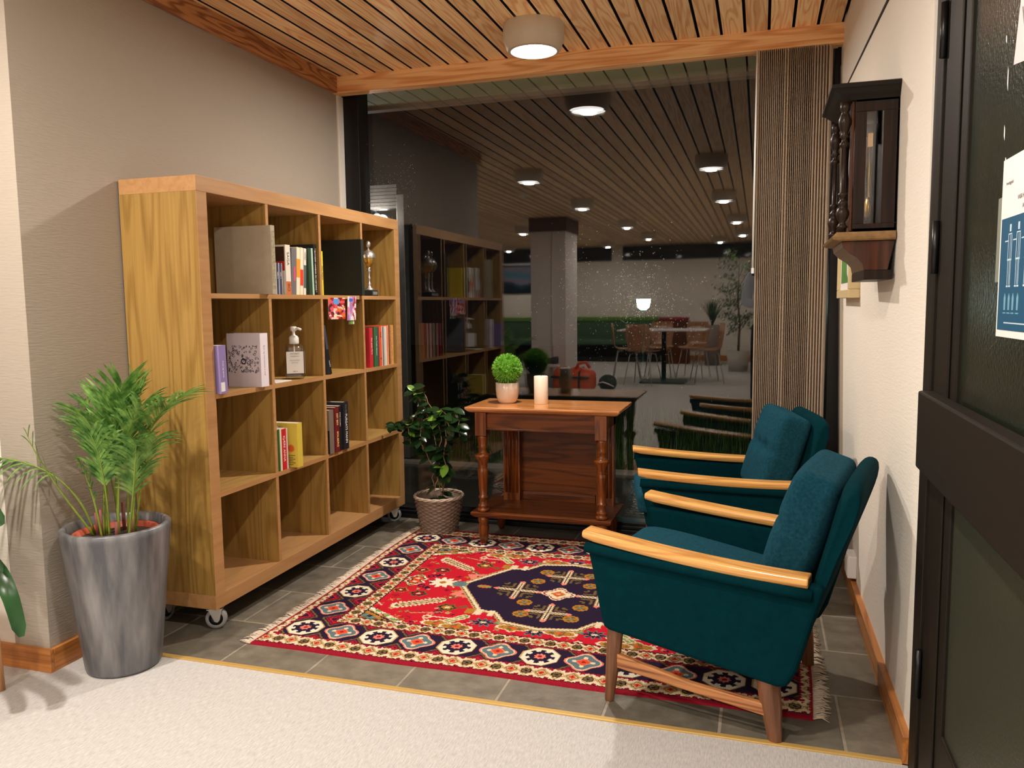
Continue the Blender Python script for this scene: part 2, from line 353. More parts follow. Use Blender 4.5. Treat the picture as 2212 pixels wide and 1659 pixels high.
CLKW = wood('clock_dark_wood', srgb(38, 22, 13), srgb(18, 10, 6), 'z', 1.5, 18, 6, 0.5, 0.1, None, 0.6)
CLKR = wood('clock_red_wood', srgb(76, 38, 20), srgb(42, 20, 11), 'z', 1.5, 18, 6, 0.3, 0.5, None, 0.6)
CLKG = plain('worn_gold_moulding', srgb(128, 96, 56), 0.45, 0.2, var=0.5, vscale=60)
TEAL = fabric('teal_wool', (0.0001, 0.026, 0.034), (0.0001, 0.020, 0.028), 900, 0.5, 40, 0.0)
TEALC = fabric('blue_teal_cushion_wool', srgb(14, 52, 66), srgb(26, 70, 84), 700, 0.8, 110, 0.15)
BLKM = plain('black_metal', (0.008, 0.008, 0.009), 0.35, 0.4)
DOORM = plain('door_dark_paint', (0.013, 0.010, 0.007), 0.5, 0, bump=0.15, bscale=120)
DOORG = plain('door_dark_green_panel', (0.016, 0.020, 0.012), 0.22, 0, bump=0.5, bscale=140, spec=0.6)
DOORL = plain('door_green_lower_panel', (0.028, 0.032, 0.020), 0.42, 0, bump=0.4, bscale=160)
WHITE = plain('white_paint', (0.75, 0.72, 0.66), 0.5)
CREAM = plain('cream_enamel', (0.60, 0.52, 0.40), 0.35)
for m_ in (WALN, WALNZ, CLKW, CLKR, DOORM): m_.node_tree.nodes['Principled BSDF'].inputs['Specular IOR Level'].default_value = 0.18
BRASS = plain('brass', srgb(204, 168, 98), 0.4, 0.3)
CHROME = plain('chrome', (0.85, 0.83, 0.80), 0.30, 0.9)
GOLD = plain('gold', srgb(240, 196, 100), 0.30, 0.9)
STEEL = plain('zinc_steel', (0.55, 0.54, 0.52), 0.4, 0.7)
RUBG = plain('grey_rubber', (0.30, 0.30, 0.31), 0.6)
BLKP = plain('black_plastic', (0.01, 0.01, 0.01), 0.5)
LENS = emis('lamp_lens', (1.0, 0.95, 0.90), 14.0)
PAPER = plain('book_paper', (0.70, 0.64, 0.52), 0.9, bump=0.3, bscale=300)
WHT = plain('white_print', (0.80, 0.78, 0.76), 0.6)
BLK = plain('black_print', (0.02, 0.02, 0.02), 0.6)
# ================================================================== the setting
L, RB, RN, WY = -2.242, 0.392, 2.156, 4.06          # left wall, right wall, wall near end, window frame
X0, X1, YB = -7.0, 2.2, -8.76                      # room behind the camera
struct('floor', MB().box(L-0.1, 0.42, 2.185, WY+0.12, -0.08, 0.0), SLATE)
struct('floor', MB().box(X0, X1, YB, 2.165, -0.08, 0.0), CARPET)
struct('trim_1', MB().box(L, 0.39, 2.165, 2.185, -0.07, 0.005), BRASS, bevel=0.002)
# ceiling boards with open joints
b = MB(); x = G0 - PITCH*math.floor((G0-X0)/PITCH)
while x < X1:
    b.box(x+0.0065, x+PITCH-0.0065, YB, WY, CEIL, CEIL+0.018); b.m[-2:] = [1, 1]; x += PITCH  # board side faces set black, shade of the joints put into colour
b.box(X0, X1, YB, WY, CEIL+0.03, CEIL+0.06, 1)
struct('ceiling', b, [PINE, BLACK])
struct('trim_2', MB().box(L-0.04, 0.36, 3.965, 4.035, 2.352, CEIL+0.001), PINEX, bevel=0.003)
struct('trim_3', MB().box(L, L+0.03, 1.96, 3.965, 2.355, CEIL), PINEY, bevel=0.002)
# walls
struct('wall_left', MB().box(L-0.15, L, 1.974, WY+0.12, -0.05, CEIL+0.02), WALL)
struct('wall_left', MB().box(X0, L-0.15, 1.974, 2.10, -0.05, CEIL+0.02), WALL2)
struct('trim_4', MB().box(L, L+0.012, 4.0, 4.058, 0, 2.352), WHITE, bevel=0.002)
v = [(0.395, RN, -0.05), (0.388, 4.18, -0.05), (0.55, 4.18, -0.05), (0.55, RN, -0.05), (0.372, RN, CEIL+0.02), (0.328, 4.18, CEIL+0.02), (0.55, 4.18, CEIL+0.02), (0.55, RN, CEIL+0.02)]
wr = MB().add(v, [(0, 3, 2, 1), (4, 5, 6, 7), (0, 1, 5, 4), (1, 2, 6, 5), (2, 3, 7, 6), (3, 0, 4, 7)])
struct('wall_right', wr, WALL2)
def rwx(y, z):                                      # right wall surface
    t = (y-RN)/(4.18-RN); bx = 0.395-0.007*t; tx = 0.372-0.044*t; return bx+(tx-bx)*(z+0.05)/(CEIL+0.07)
def wallstrip(name, y0, y1, z0, z1, th, mat, **k):
    q = [(rwx(y, z)-d, y, z) for d in (0, th) for z in (z0, z1) for y in (y0, y1)]
    return struct(name, MB().add(q, [(0, 1, 3, 2), (4, 6, 7, 5), (0, 4, 5, 1), (2, 3, 7, 6), (0, 2, 6, 4), (1, 5, 7, 3)]), mat, **k)
wallstrip('baseboard_right', 2.165, 4.05, 0.0, 0.075, 0.022, BASEW)
wallstrip('trim_5', RN, 4.05, 2.132, 2.27, 0.006, WHITE)
wallstrip('trim_6', RN, 4.05, 2.122, 2.132, 0.004, BLACK)
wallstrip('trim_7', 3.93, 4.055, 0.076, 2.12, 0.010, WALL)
struct('baseboard_left', MB().box(L, L+0.016, 1.974, 2.36, 0.0, 0.078), BASEW, bevel=0.002)
struct('baseboard_left', MB().box(X0, L+0.016, 1.958, 1.974, 0.0, 0.078), BASEX, bevel=0.002)
# rest of the room behind the camera
struct('wall_right', MB().box(0.47, 0.6, -1.0, 0.92, -0.05, CEIL+0.02), WALL2)
struct('wall_right', MB().box(0.6, X1+0.1, -1.0, -0.87, -0.05, CEIL+0.02), WALL2)
struct('wall_right', MB().box(X1, X1+0.1, YB, -1.0, -0.05, CEIL+0.02), WALL2)
struct('wall_back', MB().box(X0, X1, YB-0.12, YB, -0.05, CEIL+0.02), WALL2)
struct('wall_far_left', MB().box(X0-0.1, X0, YB, 2.1, -0.05, CEIL+0.02), WALL2)
struct('baseboard_back', MB().box(-1.45, X1, YB, YB+0.02, 0, 0.12), BASEX)
DKG = plain('dark_night_glass', (0.004, 0.006, 0.007), 0.05, spec=1.0)
WFR = plain('window_frame_grey', (0.05, 0.05, 0.05), 0.5)
for n, a, c_ in ((2, -3.78, -3.08), (3, -2.78, 1.4), (4, -6.6, -4.1)):
    f = struct('window_%d' % n, MB().box(a-0.03, c_+0.03, YB, YB+0.03, 2.12, 2.42), WFR)
    MB().box(a, c_, YB+0.03, YB+0.034, 2.15, 2.40).build('window_pane', DKG, f)
# column in the back room
co = struct('wall_column', MB().box(-3.17, -2.66, -3.62, -2.86, 0, 2.24), WALLG)
MB().box(-3.19, -2.64, -3.64, -2.84, 2.24, CEIL).build('column_cap', plain('dark_cap_wood', srgb(96, 62, 40), 0.6), co)
MB().tube([(-2.85, -2.845, 0.02), (-2.85, -2.845, 2.24)], 0.012).build('pipe', WHITE, co)
# ---- the big window
wf = struct('window_1', MB().box(L+0.0, L+0.10, WY, WY+0.12, 0.0, 2.43).box(0.305, 0.42, WY, WY+0.12, 0.0, 2.43)
   .box(L+0.10, 0.305, WY, WY+0.12, 2.415, 2.43).box(L+0.10, 0.305, WY+0.02, WY+0.12, 0.0, 0.055)
   .box(L+0.10, 0.305, WY-0.012, WY+0.02, 0.0, 0.022).box(L+0.10, 0.305, WY+0.004, WY+0.02, 0.022, 0.040), BLKM, bevel=0.003)
PANE = glass_pane('window_glass', 0.055)
MB().add([(L+0.10, 4.120, 0.055), (0.305, 4.120, 0.055), (0.305, 4.120, 2.42), (L+0.10, 4.120, 2.42)], [(0, 1, 2, 3)]).build('window_pane', PANE, wf)
MB().add([(L+0.10, 4.1445, 0.055), (0.305, 4.146, 0.055), (0.305, 4.148, 2.42), (L+0.10, 4.1465, 2.42)], [(0, 1, 2, 3)]).build('window_pane', PANE, wf)
# ---- door on the right
D = struct('door_1', MB().box(0.384, 0.45, 2.075, 2.158, 0, 2.44).box(0.392, 0.45, 2.055, 2.075, 0, 2.44), DOORM, bevel=0.003)
DX = 0.388                                          # face of the door leaf
leaf = MB().box(DX, 0.43, 1.835, 2.05, 0.0, 2.42).box(DX, 0.43, 0.93, 1.13, 0.0, 2.42).box(DX, 0.43, 1.13, 1.835, 0.0, 0.262).box(DX, 0.43, 1.13, 1.835, 2.25, 2.42)
leaf.box(DX-0.006, DX, 1.885, 1.955, 0.05, 2.40)
leaf.build('door_leaf', DOORM, D, bevel=0.003)
MB().box(DX+0.008, 0.42, 1.13, 1.835, 0.96, 2.25).build('upper_panel', DOORG, D)
MB().box(DX+0.008, 0.42, 1.13, 1.835, 0.262, 0.82).build('lower_panel', DOORL, D)
MB().box(0.352, DX, 0.98, 2.03, 0.812, 0.992).build('push_rail', DOORM, D, bevel=0.005)
for z in (1.80, 1.32, 0.30):
    MB().tube([(DX-0.008, 2.052, z-0.06), (DX-0.008, 2.052, z+0.06)], 0.008, 10).build('hinge', BLKM, D)
chips = MB()
for (y, z, h) in ((1.59, 1.574, 0.022), (1.595, 1.485, 0.014), (1.61, 1.645, 0.008), (1.58, 1.437, 0.005)):
    chips.add([(DX+0.0072, y-0.004, z-h), (DX+0.0072, y+0.003, z-h*0.3), (DX+0.0072, y+0.002, z+h), (DX+0.0072, y-0.003, z+h*0.5)], [(0, 1, 2, 3)])
chips.build('paint_chip', WHT, D)
# ================================================================== outside
WET = plain('wet_paving', (0.035, 0.033, 0.026), 0.12, 0, bump=0.8, bscale=30, var=0.4, vscale=3)
struct('ground_outside', MB().box(-7, 6, 4.18, 5.75, -0.2, -0.06), WET)
struct('ground_outside', MB().box(-14, 14, 5.85, 24, -0.2, -0.07), plain('lawn_soil', (0.012, 0.022, 0.006), 0.95, bump=1, bscale=40, var=0.4))
struct('trim_8', MB().box(-7, 6, 5.75, 5.85, -0.2, -0.04), plain('concrete_kerb', (0.20, 0.19, 0.16), 0.8, bump=0.5))
SOF = plain('soffit_green_grey', srgb(196, 206, 170), 0.7)
b = MB(); x = G0-PITCH*60
while x < 4:
    b.box(x+0.005, x+PITCH-0.005, WY+0.12, 4.62, CEIL, CEIL+0.018); x += PITCH
b.box(-7, 4, WY+0.12, 4.62, CEIL+0.03, CEIL+0.06, 1)
struct('roof_soffit', b, [SOF, BLACK])
struct('roof_fascia', MB().box(-7, 4, 4.635, 4.70, CEIL-0.02, CEIL+0.16), plain('fascia_grey', (0.25, 0.23, 0.20), 0.7))
GR = leafmat('grass_green', (0.035, 0.10, 0.012), (0.07, 0.16, 0.022), 0.5, 0.3, 5)
rg = random.Random(3); b = MB()
for i in range(7000):
    x = rg.uniform(-3.2, 1.2); y = 5.9 + 3.0*rg.random()**1.6
    if x < -2.65 or (x < -2.0 and rg.random() < 0.6): continue
    h = rg.uniform(0.05, 0.20)*(1.5 if rg.random() < 0.12 else 1); a = rg.uniform(0, 2*PI); l = rg.uniform(0.01, 0.07); wd = rg.uniform(0.0012, 0.0028)
    dx, dy = math.cos(a), math.sin(a); px, py = -dy*wd, dx*wd
    b.add([(x-px, y-py, -0.07), (x+px, y+py, -0.07), (x+px*0.7+dx*l*0.4, y+py*0.7+dy*l*0.4, -0.07+h*0.6), (x-px*0.7+dx*l*0.4, y-py*0.7+dy*l*0.4, -0.07+h*0.6), (x+dx*l, y+dy*l, -0.07+h)], [(0, 1, 2, 3), (3, 2, 4)])
g = b.build('grass', GR); tag(g, 'green grass growing outside beyond the kerb behind the window', 'grass', kind='stuff')
# street lamp out in the garden
T = thing('street_lamp', 'lit post lamp with a flat round hat outside in the dark garden', 'lamp', (-1.956, 14.0, -0.07))
MB().lathe([(0.05, 0), (0.05, 0.04), (0.025, 0.06), (0.022, 1.12), (0.05, 1.14), (0.05, 1.16)], n=16).build('pole', plain('lamp_green_metal', (0.05, 0.20, 0.16), 0.4, 0.3), T)
MB().lathe([(0.05, 1.16), (0.10, 1.20), (0.12, 1.28), (0.125, 1.345)], n=24).build('globe', emis('street_lamp_glow', (0.62, 1.0, 0.93), 22), T)
MB().lathe([(0.215, 1.345), (0.218, 1.352), (0.11, 1.39), (0.03, 1.42), (0.0, 1.43)], n=32).build('hat', plain('lamp_hat_metal', (0.30, 0.6, 0.55), 0.4, 0.2), T)
# entrance of the neighbouring wing with its own lamp
T = thing('entrance_frame', 'grey metal entrance frame of the neighbouring wing outside, wet with rain', 'door frame', (-2.78, 6.0, -0.06))
GM = plain('grey_ribbed_metal', (0.22, 0.21, 0.20), 0.35, 0.6, var=0.3, vscale=20)
MB().box(-2.83, -2.765, 5.97, 6.05, -0.06, 2.10).build('post', GM, T, off=T.location, bevel=0.004)
b = MB()
for k in range(7): b.box(-3.55, -2.83, 5.98+0.004*(k % 2), 6.05, 1.99+k*0.028, 1.99+k*0.028+0.024)
b.build('lintel', GM, T, off=T.location)
MB().box(-3.55, -2.83, 6.03, 6.06, -0.06, 1.99).build('door_glass', DKG, T, off=T.location)
T = thing('porch_lamp', 'small bright bulb shining at the wet entrance outside', 'lamp', (-3.12, 5.86, 1.95))
MB().sphere((0, 0, 0), 0.035, 16).build('bulb', emis('porch_bulb', (1, 0.96, 0.9), 30), T)
MB().tube([(0, 0.0, 0.03), (0, 0.05, 0.07), (0, 0.16, 0.07)], 0.008, 8).build('bracket', BLKM, T)
# raindrops on the outer pane
DROP = bpy.data.materials.new('raindrop_water'); DROP.use_nodes = True; n = DROP.node_tree.nodes; l = DROP.node_tree.links; n.clear()
o_ = n.new('ShaderNodeOutputMaterial'); g_ = n.new('ShaderNodeBsdfTranslucent'); g_.inputs[0].default_value = (0.9, 1, 1, 1)
g2 = n.new('ShaderNodeBsdfGlossy'); g2.inputs['Roughness'].default_value = 0.1; ms = n.new('ShaderNodeMixShader'); ms.inputs[0].default_value = 0.25
l.new(g_.outputs[0], ms.inputs[1]); l.new(g2.outputs[0], ms.inputs[2]); l.new(ms.outputs[0], o_.inputs[0])
rd = random.Random(11); b = MB()
def drop(x, z, r):
    yy = 4.152; n_ = 6
    v = [(x, yy+r*0.9, z)]
    for ring, (rr, dd) in enumerate(((0.75, 0.6), (1.0, 0.0))):
        for k in range(n_):
            a = 2*PI*k/n_; v.append((x+r*rr*math.cos(a), yy+r*dd, z+r*rr*1.15*math.sin(a)))
    f = [(0, 1+k, 1+(k+1) % n_) for k in range(n_)] + [(1+k, 1+n_+k, 1+n_+(k+1) % n_, 1+(k+1) % n_) for k in range(n_)]
    b.add(v, f, 0, True)
def cl(x, z, sx, sz, n_, r0_, r1_):
    for _ in range(n_):
        drop(rd.gauss(x, sx), rd.gauss(z, sz), rd.uniform(r0_, r1_))
cl(-0.585, 1.225, 0.11, 0.11, 380, 0.0013, 0.0032)
cl(-0.585, 1.225, 0.055, 0.06, 1100, 0.0004, 0.0009)
cl(-0.585, 1.12, 0.22, 0.20, 230, 0.0009, 0.0022)
cl(-0.93, 1.34, 0.06, 0.14, 150, 0.0008, 0.0018)
cl(-0.60, 1.0, 0.30, 0.16, 90, 0.0009, 0.0020)
for _ in range(260):
    x = rd.uniform(-2.14, -1.85); drop(x, rd.gauss(1.83, 0.10), rd.uniform(0.0009, 0.0020))
dr = b.build('raindrops', DROP); tag(dr, 'tiny raindrops glittering on the outside of the dark window pane', 'raindrops', kind='stuff')
# ================================================================== ceiling lamps
def make_lamp(x, y, label, group):
    T = thing('ceiling_lamp', label, 'lamp', (x, y, CEIL), group=group)
    MB().lathe([(0.135, 0), (0.137, -0.004), (0.137, -0.068), (0.135, -0.07), (0.118, -0.112), (0.108, -0.115), (0.106, -0.108), (0.02, -0.06)], n=40, cap=False).build('housing', CREAM, T)
    MB().lathe([(0.0, -0.112), (0.06, -0.111), (0.104, -0.106), (0.104, -0.101)], n=32).build('lens', LENS, T)
    MB().lathe([(0.108, -0.110), (0.1085, -0.1165), (0.103, -0.1165), (0.103, -0.110)], n=40, cap=False).build('rim', CREAM, T)
    return T
lamp0 = make_lamp(LAMPS[0][0], LAMPS[0][1], 'round cream surface lamp on the ceiling above the console table, switched on', None)
for x, y, k in LAMPS[1:]:
    if y < -2:
        lab = {(-1.92, -3.72): 'small lit cream ceiling lamp mirrored first to the right of the grey column top',
               (-3.63, -4.05): 'small lit cream ceiling lamp mirrored against the grey column, on its left',
               (-0.34, -3.55): 'small lit cream ceiling lamp mirrored third from above in the row beside the blind',
               (-0.30, -5.85): 'small lit cream ceiling lamp mirrored fourth from above in the row beside the blind',
               (-1.90, -5.95): 'tiny ceiling lamp mirrored just above the long dark strip window',
               (-0.74, -7.25): 'tiny ceiling lamp mirrored lowest beside the blind, within the strip window',
               (-2.90, -7.50): 'tiny ceiling lamp mirrored in the short strip window right of the column',
               (-5.07, -7.85): 'tiny ceiling lamp mirrored lowest on the left, above the dark landscape painting'}[(x, y)]; g = 'far ceiling lamps of the back room'
    if y > -2: lab = {(-0.42, 1.20): 'lit cream ceiling lamp mirrored upper right in the window, nearest the top of the blind',
                      (-2.07, 1.05): 'lit cream ceiling lamp above the potted palm, mirrored left of the column in the window',
                      (-0.41, -1.05): 'lit cream ceiling lamp above right behind the camera, mirrored beside the curtain',
                      (-2.04, -1.15): 'lit cream ceiling lamp mirrored just above the right edge of the grey column'}[(x, y)]; g = None
    dup(lamp0, (x, y, CEIL), 0, lab, g)
T = thing('smoke_detector', 'small round smoke detector on the board ceiling of the back room', 'smoke detector', (-2.55, -0.42, CEIL))
MB().lathe([(0.05, 0), (0.05, -0.02), (0.035, -0.035), (0.0, -0.035)], n=20).build('housing', WHITE, T)

# ================================================================== bookcase
SX0, SX1, SY0, SY1, SZ0, SZ1 = L+0.008, -1.90, 2.385, 4.025, 0.088, 1.668
T = thing('bookcase', 'large light oak bookcase of sixteen open compartments on castors against the left wall', 'bookcase', (-2.07, 3.2, 0))
off = T.location; TH = 0.055
MB().box(SX0, SX1, SY0, SY1, SZ1-TH, SZ1).build('top_panel', OAKE, T, off=off, bevel=0.0015)
MB().box(SX0, SX1, SY0, SY1, SZ0, SZ0+TH).build('bottom_panel', OAKE, T, off=off, bevel=0.0015)
IZ0, IZ1, IY0, IY1 = SZ0+TH, SZ1-TH, SY0+TH, SY1-TH
for a, c_ in ((SY0, SY0+TH), (SY1-TH, SY1)):
    q = MB().box(SX0, SX1-0.0015, a, c_, IZ0, IZ1).box(SX1-0.0015, SX1, a, c_, IZ0, IZ1, 1)
    q.build('side_panel', [OAK, OAKE], T, off=off)
DY = [2.805, 3.205, 3.600]
DZ = [IZ0+(IZ1-IZ0)*k/4 for k in (1, 2, 3)]
cy = [IY0]+DY+[IY1]
for k, y in enumerate(DY):
    for j in range(4):
        z0 = (IZ0 if j == 0 else DZ[j-1]+0.009); z1 = (IZ1 if j == 3 else DZ[j]-0.009)
        MB().box(SX0+0.004, SX1-0.003, y-0.009, y+0.009, z0, z1).box(SX1-0.003, SX1-0.001, y-0.009, y+0.009, z0, z1, 1).build('divider', [OAK, OAKE], T, off=off)
for z in DZ:
    MB().box(SX0+0.004, SX1-0.003, IY0, IY1, z-0.009, z+0.009).box(SX1-0.003, SX1-0.0005, IY0, IY1, z-0.009, z+0.009, 1).build('shelf', [OAKH, OAKE], T, off=off)
MB().box(SX0+0.02, SX1-0.02, SY0+0.02, SY1-0.02, SZ0-0.006, SZ0).build('underside', BLKP, T, off=off)
def caster(x, y, ang):
    t = bpy.data.objects.new('castor', None); link(t); t.parent = T; t.location = Vector((x, y, 0))-off; t.rotation_euler = (0, 0, ang)
    q = MB().box(-0.028, 0.028, -0.028, 0.028, 0.078, 0.082)
    for s in (-1, 1): q.prism([(-0.026, 0.078), (0.024, 0.078), (0.014, 0.034), (0.006, 0.026), (-0.004, 0.030)], s*0.016-0.0015, s*0.016+0.0015)
    q.build('castor_fork', STEEL, t)
    w_ = MB(); w_.lathe([(0.026, -0.012), (0.037, -0.012), (0.039, -0.008), (0.039, 0.008), (0.037, 0.012), (0.026, 0.012), (0.026, -0.012)], n=28, cap=False)
    w2 = MB(); w2.lathe([(0.026, -0.010), (0.008, -0.012), (0.008, 0.012), (0.026, 0.010)], n=20)
    for mb, nm, mt in ((w_, 'castor_tyre', RUBG), (w2, 'castor_hub', BLKP)):
        mb.v = [(a, c_, bb+0.0395) for a, bb, c_ in mb.v]; mb.build(nm, mt, t)
caster(SX1-0.038, SY0+0.045, .45); caster(SX1-0.04, SY1-0.06, .5); caster(SX0+0.05, SY0+0.06, PI/2); caster(SX0+0.05, SY1-0.06, PI/2)
S1, S2, S3 = DZ[2]+0.009, DZ[1]+0.009, DZ[0]+0.009      # standing heights: first, second, third row from the top

def bmat(name, col, rough=0.5): return plain('cover_'+name, srgb(*col), rough, var=0.05, vscale=30)
def book(label, y0, y1, z0, h, depth, xf, mat, tilt=0, page=PAPER, group=None, name='book', hard=True, pagemat=None, cat='book'):
    """spine faces the room (+x); tilt leans the top towards +y (radians)"""
    w_ = y1-y0; t = thing(name, label, cat, (xf-depth/2, (y0+y1)/2, z0), group=group); t.rotation_euler = (-tilt, 0, 0)
    d, hw, e = depth/2, w_/2, (0.0022 if hard else 0.0008)
    MB().box(-d, d, -hw, -hw+e, 0, h).box(-d, d, hw-e, hw, 0, h).box(d-e, d, -hw+e, hw-e, 0, h).build('cover', mat, t)
    g = 0.003 if hard else 0.0005
    MB().box(-d+g, d-e, -hw+e, hw-e, g*0.6, h-g).build('pages', page, t)
    return t
def spine(t, body, size, mat, depth, zc, dy=0, name='lettering', sx=1.0):
    return text(body, size, (depth/2+0.0003, dy, zc), (0, 0, -1), (0, 1, 0), mat, t, name, sx=sx)
def band(t, depth, hw, z0, z1, mat, name='spine_band', y0=None, y1=None):
    a = -hw if y0 is None else y0; c_ = hw if y1 is None else y1
    return MB().box(depth/2, depth/2+0.0004, a, c_, z0, z1).build(name, mat, t)
# --- row 1, first compartment: big beige linen book
BEI = fabric('beige_linen', (0.40, 0.34, 0.25), (0.44, 0.38, 0.29), 600, 0.4, 20, 0.1)
t = book('very large beige linen-bound book standing in the top left compartment', 2.768, 2.795, S1, 0.272, 0.265, -1.862, BEI)
MB().box(0.1328, 0.1334, -0.010, 0.010, 0.02, 0.25).build('spine_pattern', plain('spine_speckle', (0.33, 0.28, 0.18), 0.8, var=0.9, vscale=90), t)
# --- row 1, second compartment
NAV = bmat('slate_navy', (62, 66, 92)); WB = bmat('white', (225, 218, 205)); WCR = bmat('cream', (232, 222, 196)); DGR = bmat('dark_green', (44, 66, 46)); MINT = bmat('mint', (170, 198, 178)); BK = bmat('black', (24, 22, 22)); RD = bmat('red', (196, 40, 36)); OR = bmat('orange', (232, 150, 40)); GY = bmat('grey', (110, 108, 112))
t = book('thin pink paperback hidden behind the big beige book in the top row', 2.835, 2.848, S1, 0.115, 0.12, -1.925, bmat('pink', (220, 180, 196)), hard=False)
for i, (a, c_) in enumerate(((2.862, 2.882), (2.883, 2.903), (2.904, 2.926))):
    t = book('%s of three matching slate-blue pocket volumes in the top row' % ('leftmost', 'middle one', 'rightmost')[i], a, c_, S1, 0.131, 0.115, -1.918, NAV, group='slate-blue pocket volumes in the top row')
    band(t, 0.115, 0, 0.0, 0.131, WHT, y0=(c_-a)/2-0.0045, y1=(c_-a)/2-0.0015)
    spine(t, 'VERK %d' % (i+1), 0.009, WHT, 0.115, 0.08, dy=-0.002)
t = book('tall white book with orange and black lettering beside the slate-blue pocket volumes', 2.932, 2.968, S1, 0.208, 0.15, -1.905, WB)
band(t, 0.15, 0.018, 0.0, 0.055, bmat('rust', (200, 110, 60))); spine(t, 'SAGA', 0.022, BLK, 0.15, 0.15); spine(t, 'BO', 0.024, BLK, 0.15, 0.03)
MB().box(-0.075, 0.07, -0.0185, -0.0181, 0.14, 0.2).build('cover_picture', bmat('brown_picture', (60, 36, 26)), t); MB().box(-0.075, 0.07, -0.0185, -0.0181, 0.10, 0.14).build('cover_panel', RD, t)
t = book('grey picture book with a pink flash next to the tall white book', 2.984, 3.018, S1, 0.198, 0.14, -1.915, GY, tilt=0.06)
band(t, 0.14, 0, 0.06, 0.12, bmat('pink_flash', (214, 80, 110)), y0=0.0, y1=0.012); MB().box(-0.07, 0.06, -0.0175, -0.0171, 0.0, 0.15).build('cover_picture', bmat('olive_picture', (70, 66, 40)), t)
t = book('white book with an orange block on its spine in the top row', 3.022, 3.048, S1, 0.205, 0.14, -1.915, WCR, tilt=0.07)
band(t, 0.14, 0.013, 0.075, 0.155, OR)
t = book('cream book with a red block on its spine in the top row', 3.052, 3.074, S1, 0.205, 0.14, -1.915, WCR, tilt=0.07)
band(t, 0.14, 0.011, 0.04, 0.11, bmat('red_block', (220, 60, 40)))
t = book('narrow white and grey book leaning before the dark green one', 3.079, 3.098, S1, 0.203, 0.14, -1.915, WB, tilt=0.07)
band(t, 0.14, 0.0095, 0.03, 0.13, bmat('teal_grey', (80, 100, 98))); spine(t, 'NORD', 0.012, BLK, 0.14, 0.17)
t = book('dark green book with a pale mint spine in the top row', 3.128, 3.168, S1, 0.207, 0.14, -1.915, DGR, tilt=-0.02)
band(t, 0.14, 0, 0.0, 0.207, MINT, y0=0.006, y1=0.020)
t = book('black book with white spine title at the right end of the second top compartment', 3.172, 3.194, S1, 0.226, 0.17, -1.915, BK)
spine(t, '* BATHORY LOGBOK EN HISTORIE *', 0.0125, WHT, 0.17, 0.11, sx=0.95)
# --- row 1, third compartment
t = book('slim bright yellow booklet standing left of the big dark folder', 3.222, 3.236, S1, 0.198, 0.13, -1.908, bmat('yellow', (240, 214, 30)), hard=False)
spine(t, 'MAX FRISCH', 0.011, BLK, 0.13, 0.10)
t = book('very large black-green folder standing in the third top compartment', 3.560, 3.586, S1, 0.276, 0.262, -1.884, bmat('black_green', (30, 36, 30), 0.7), hard=True)
# --- leaflets pinned under the top row
VC = vcol('printed_picture', 0.5, 0)
def picture(name, w_, h_, nx, nz, fn, parent, place):
    vs = []; fs = []; cs = []
    for j in range(nz):
        for i in range(nx):
            b0 = len(vs)
            for a, c_ in ((i, j), (i+1, j), (i+1, j+1), (i, j+1)): vs.append(place(a/nx*w_, c_/nz*h_))
            fs.append((b0, b0+1, b0+2, b0+3)); cs.append(fn((i+.5)/nx, (j+.5)/nz))
    me = bpy.data.meshes.new(name); me.from_pydata(vs, [], fs); me.materials.append(VC)
    ca = me.color_attributes.new('Col', 'BYTE_COLOR', 'CORNER')
    arr = np.repeat(np.array([(*c, 1) for c in cs], dtype=np.float32), 4, axis=0).ravel(); ca.data.foreach_set('color', arr)
    o = bpy.data.objects.new(name, me); link(o)
    if parent: o.parent = parent
    return o
rp = random.Random(5)
def blot(pal, cells, seed):
    r_ = random.Random(seed); pts = [(r_.random(), r_.random(), r_.choice(pal)) for _ in range(cells)]
    return lambda u, v: min(pts, key=lambda p: (p[0]-u)**2+(p[1]-v)**2)[2]
pal = [srgb(190, 50, 40), srgb(226, 190, 180), srgb(216, 110, 50), srgb(150, 40, 44), srgb(236, 214, 190), srgb(90, 40, 40), srgb(210, 90, 110)]
T2 = thing('postcard', 'red and cream picture postcard hanging below the top shelf board', 'postcard', (-1.894, 3.246, 1.245))
f1 = blot(pal, 70, 1)
picture('print', 0.155, 0.10, 31, 20, lambda u, v: srgb(90, 150, 220) if (0.3 < u < 0.6 and 0.72 < v < 0.95) else f1(u, v), T2, lambda a, c_: (0.0012+0.0015*math.sin(a*20), a, c_-0.102))
MB().box(0.0, 0.0008, 0, 0.155, -0.102, -0.002).build('card', WHT, T2)
T2 = thing('postcard', 'lilac and pink leaflet hanging at the right of the red postcard', 'postcard', (-1.894, 3.425, 1.250))
f2 = blot([srgb(190, 170, 210), srgb(220, 130, 170), srgb(150, 60, 60), srgb(230, 220, 220), srgb(170, 120, 170)], 30, 2)
picture('print', 0.085, 0.115, 17, 23, lambda u, v: srgb(70, 100, 190) if (0.2 < u < 0.6 and 0.8 < v < 0.93) else f2(u, v), T2, lambda a, c_: (0.003, a-0.1*(0.115-c_), c_-0.115))
T2 = thing('leaflet', 'small green and white leaflet hanging lowest under the top shelf', 'leaflet', (-1.8955, 3.435, 1.25))
f3 = blot([srgb(120, 150, 80), srgb(90, 110, 60), srgb(220, 220, 190)], 12, 3)
picture('print', 0.055, 0.13, 11, 26, lambda u, v: f3(u, v), T2, lambda a, c_: (0.0, a, c_-0.134))
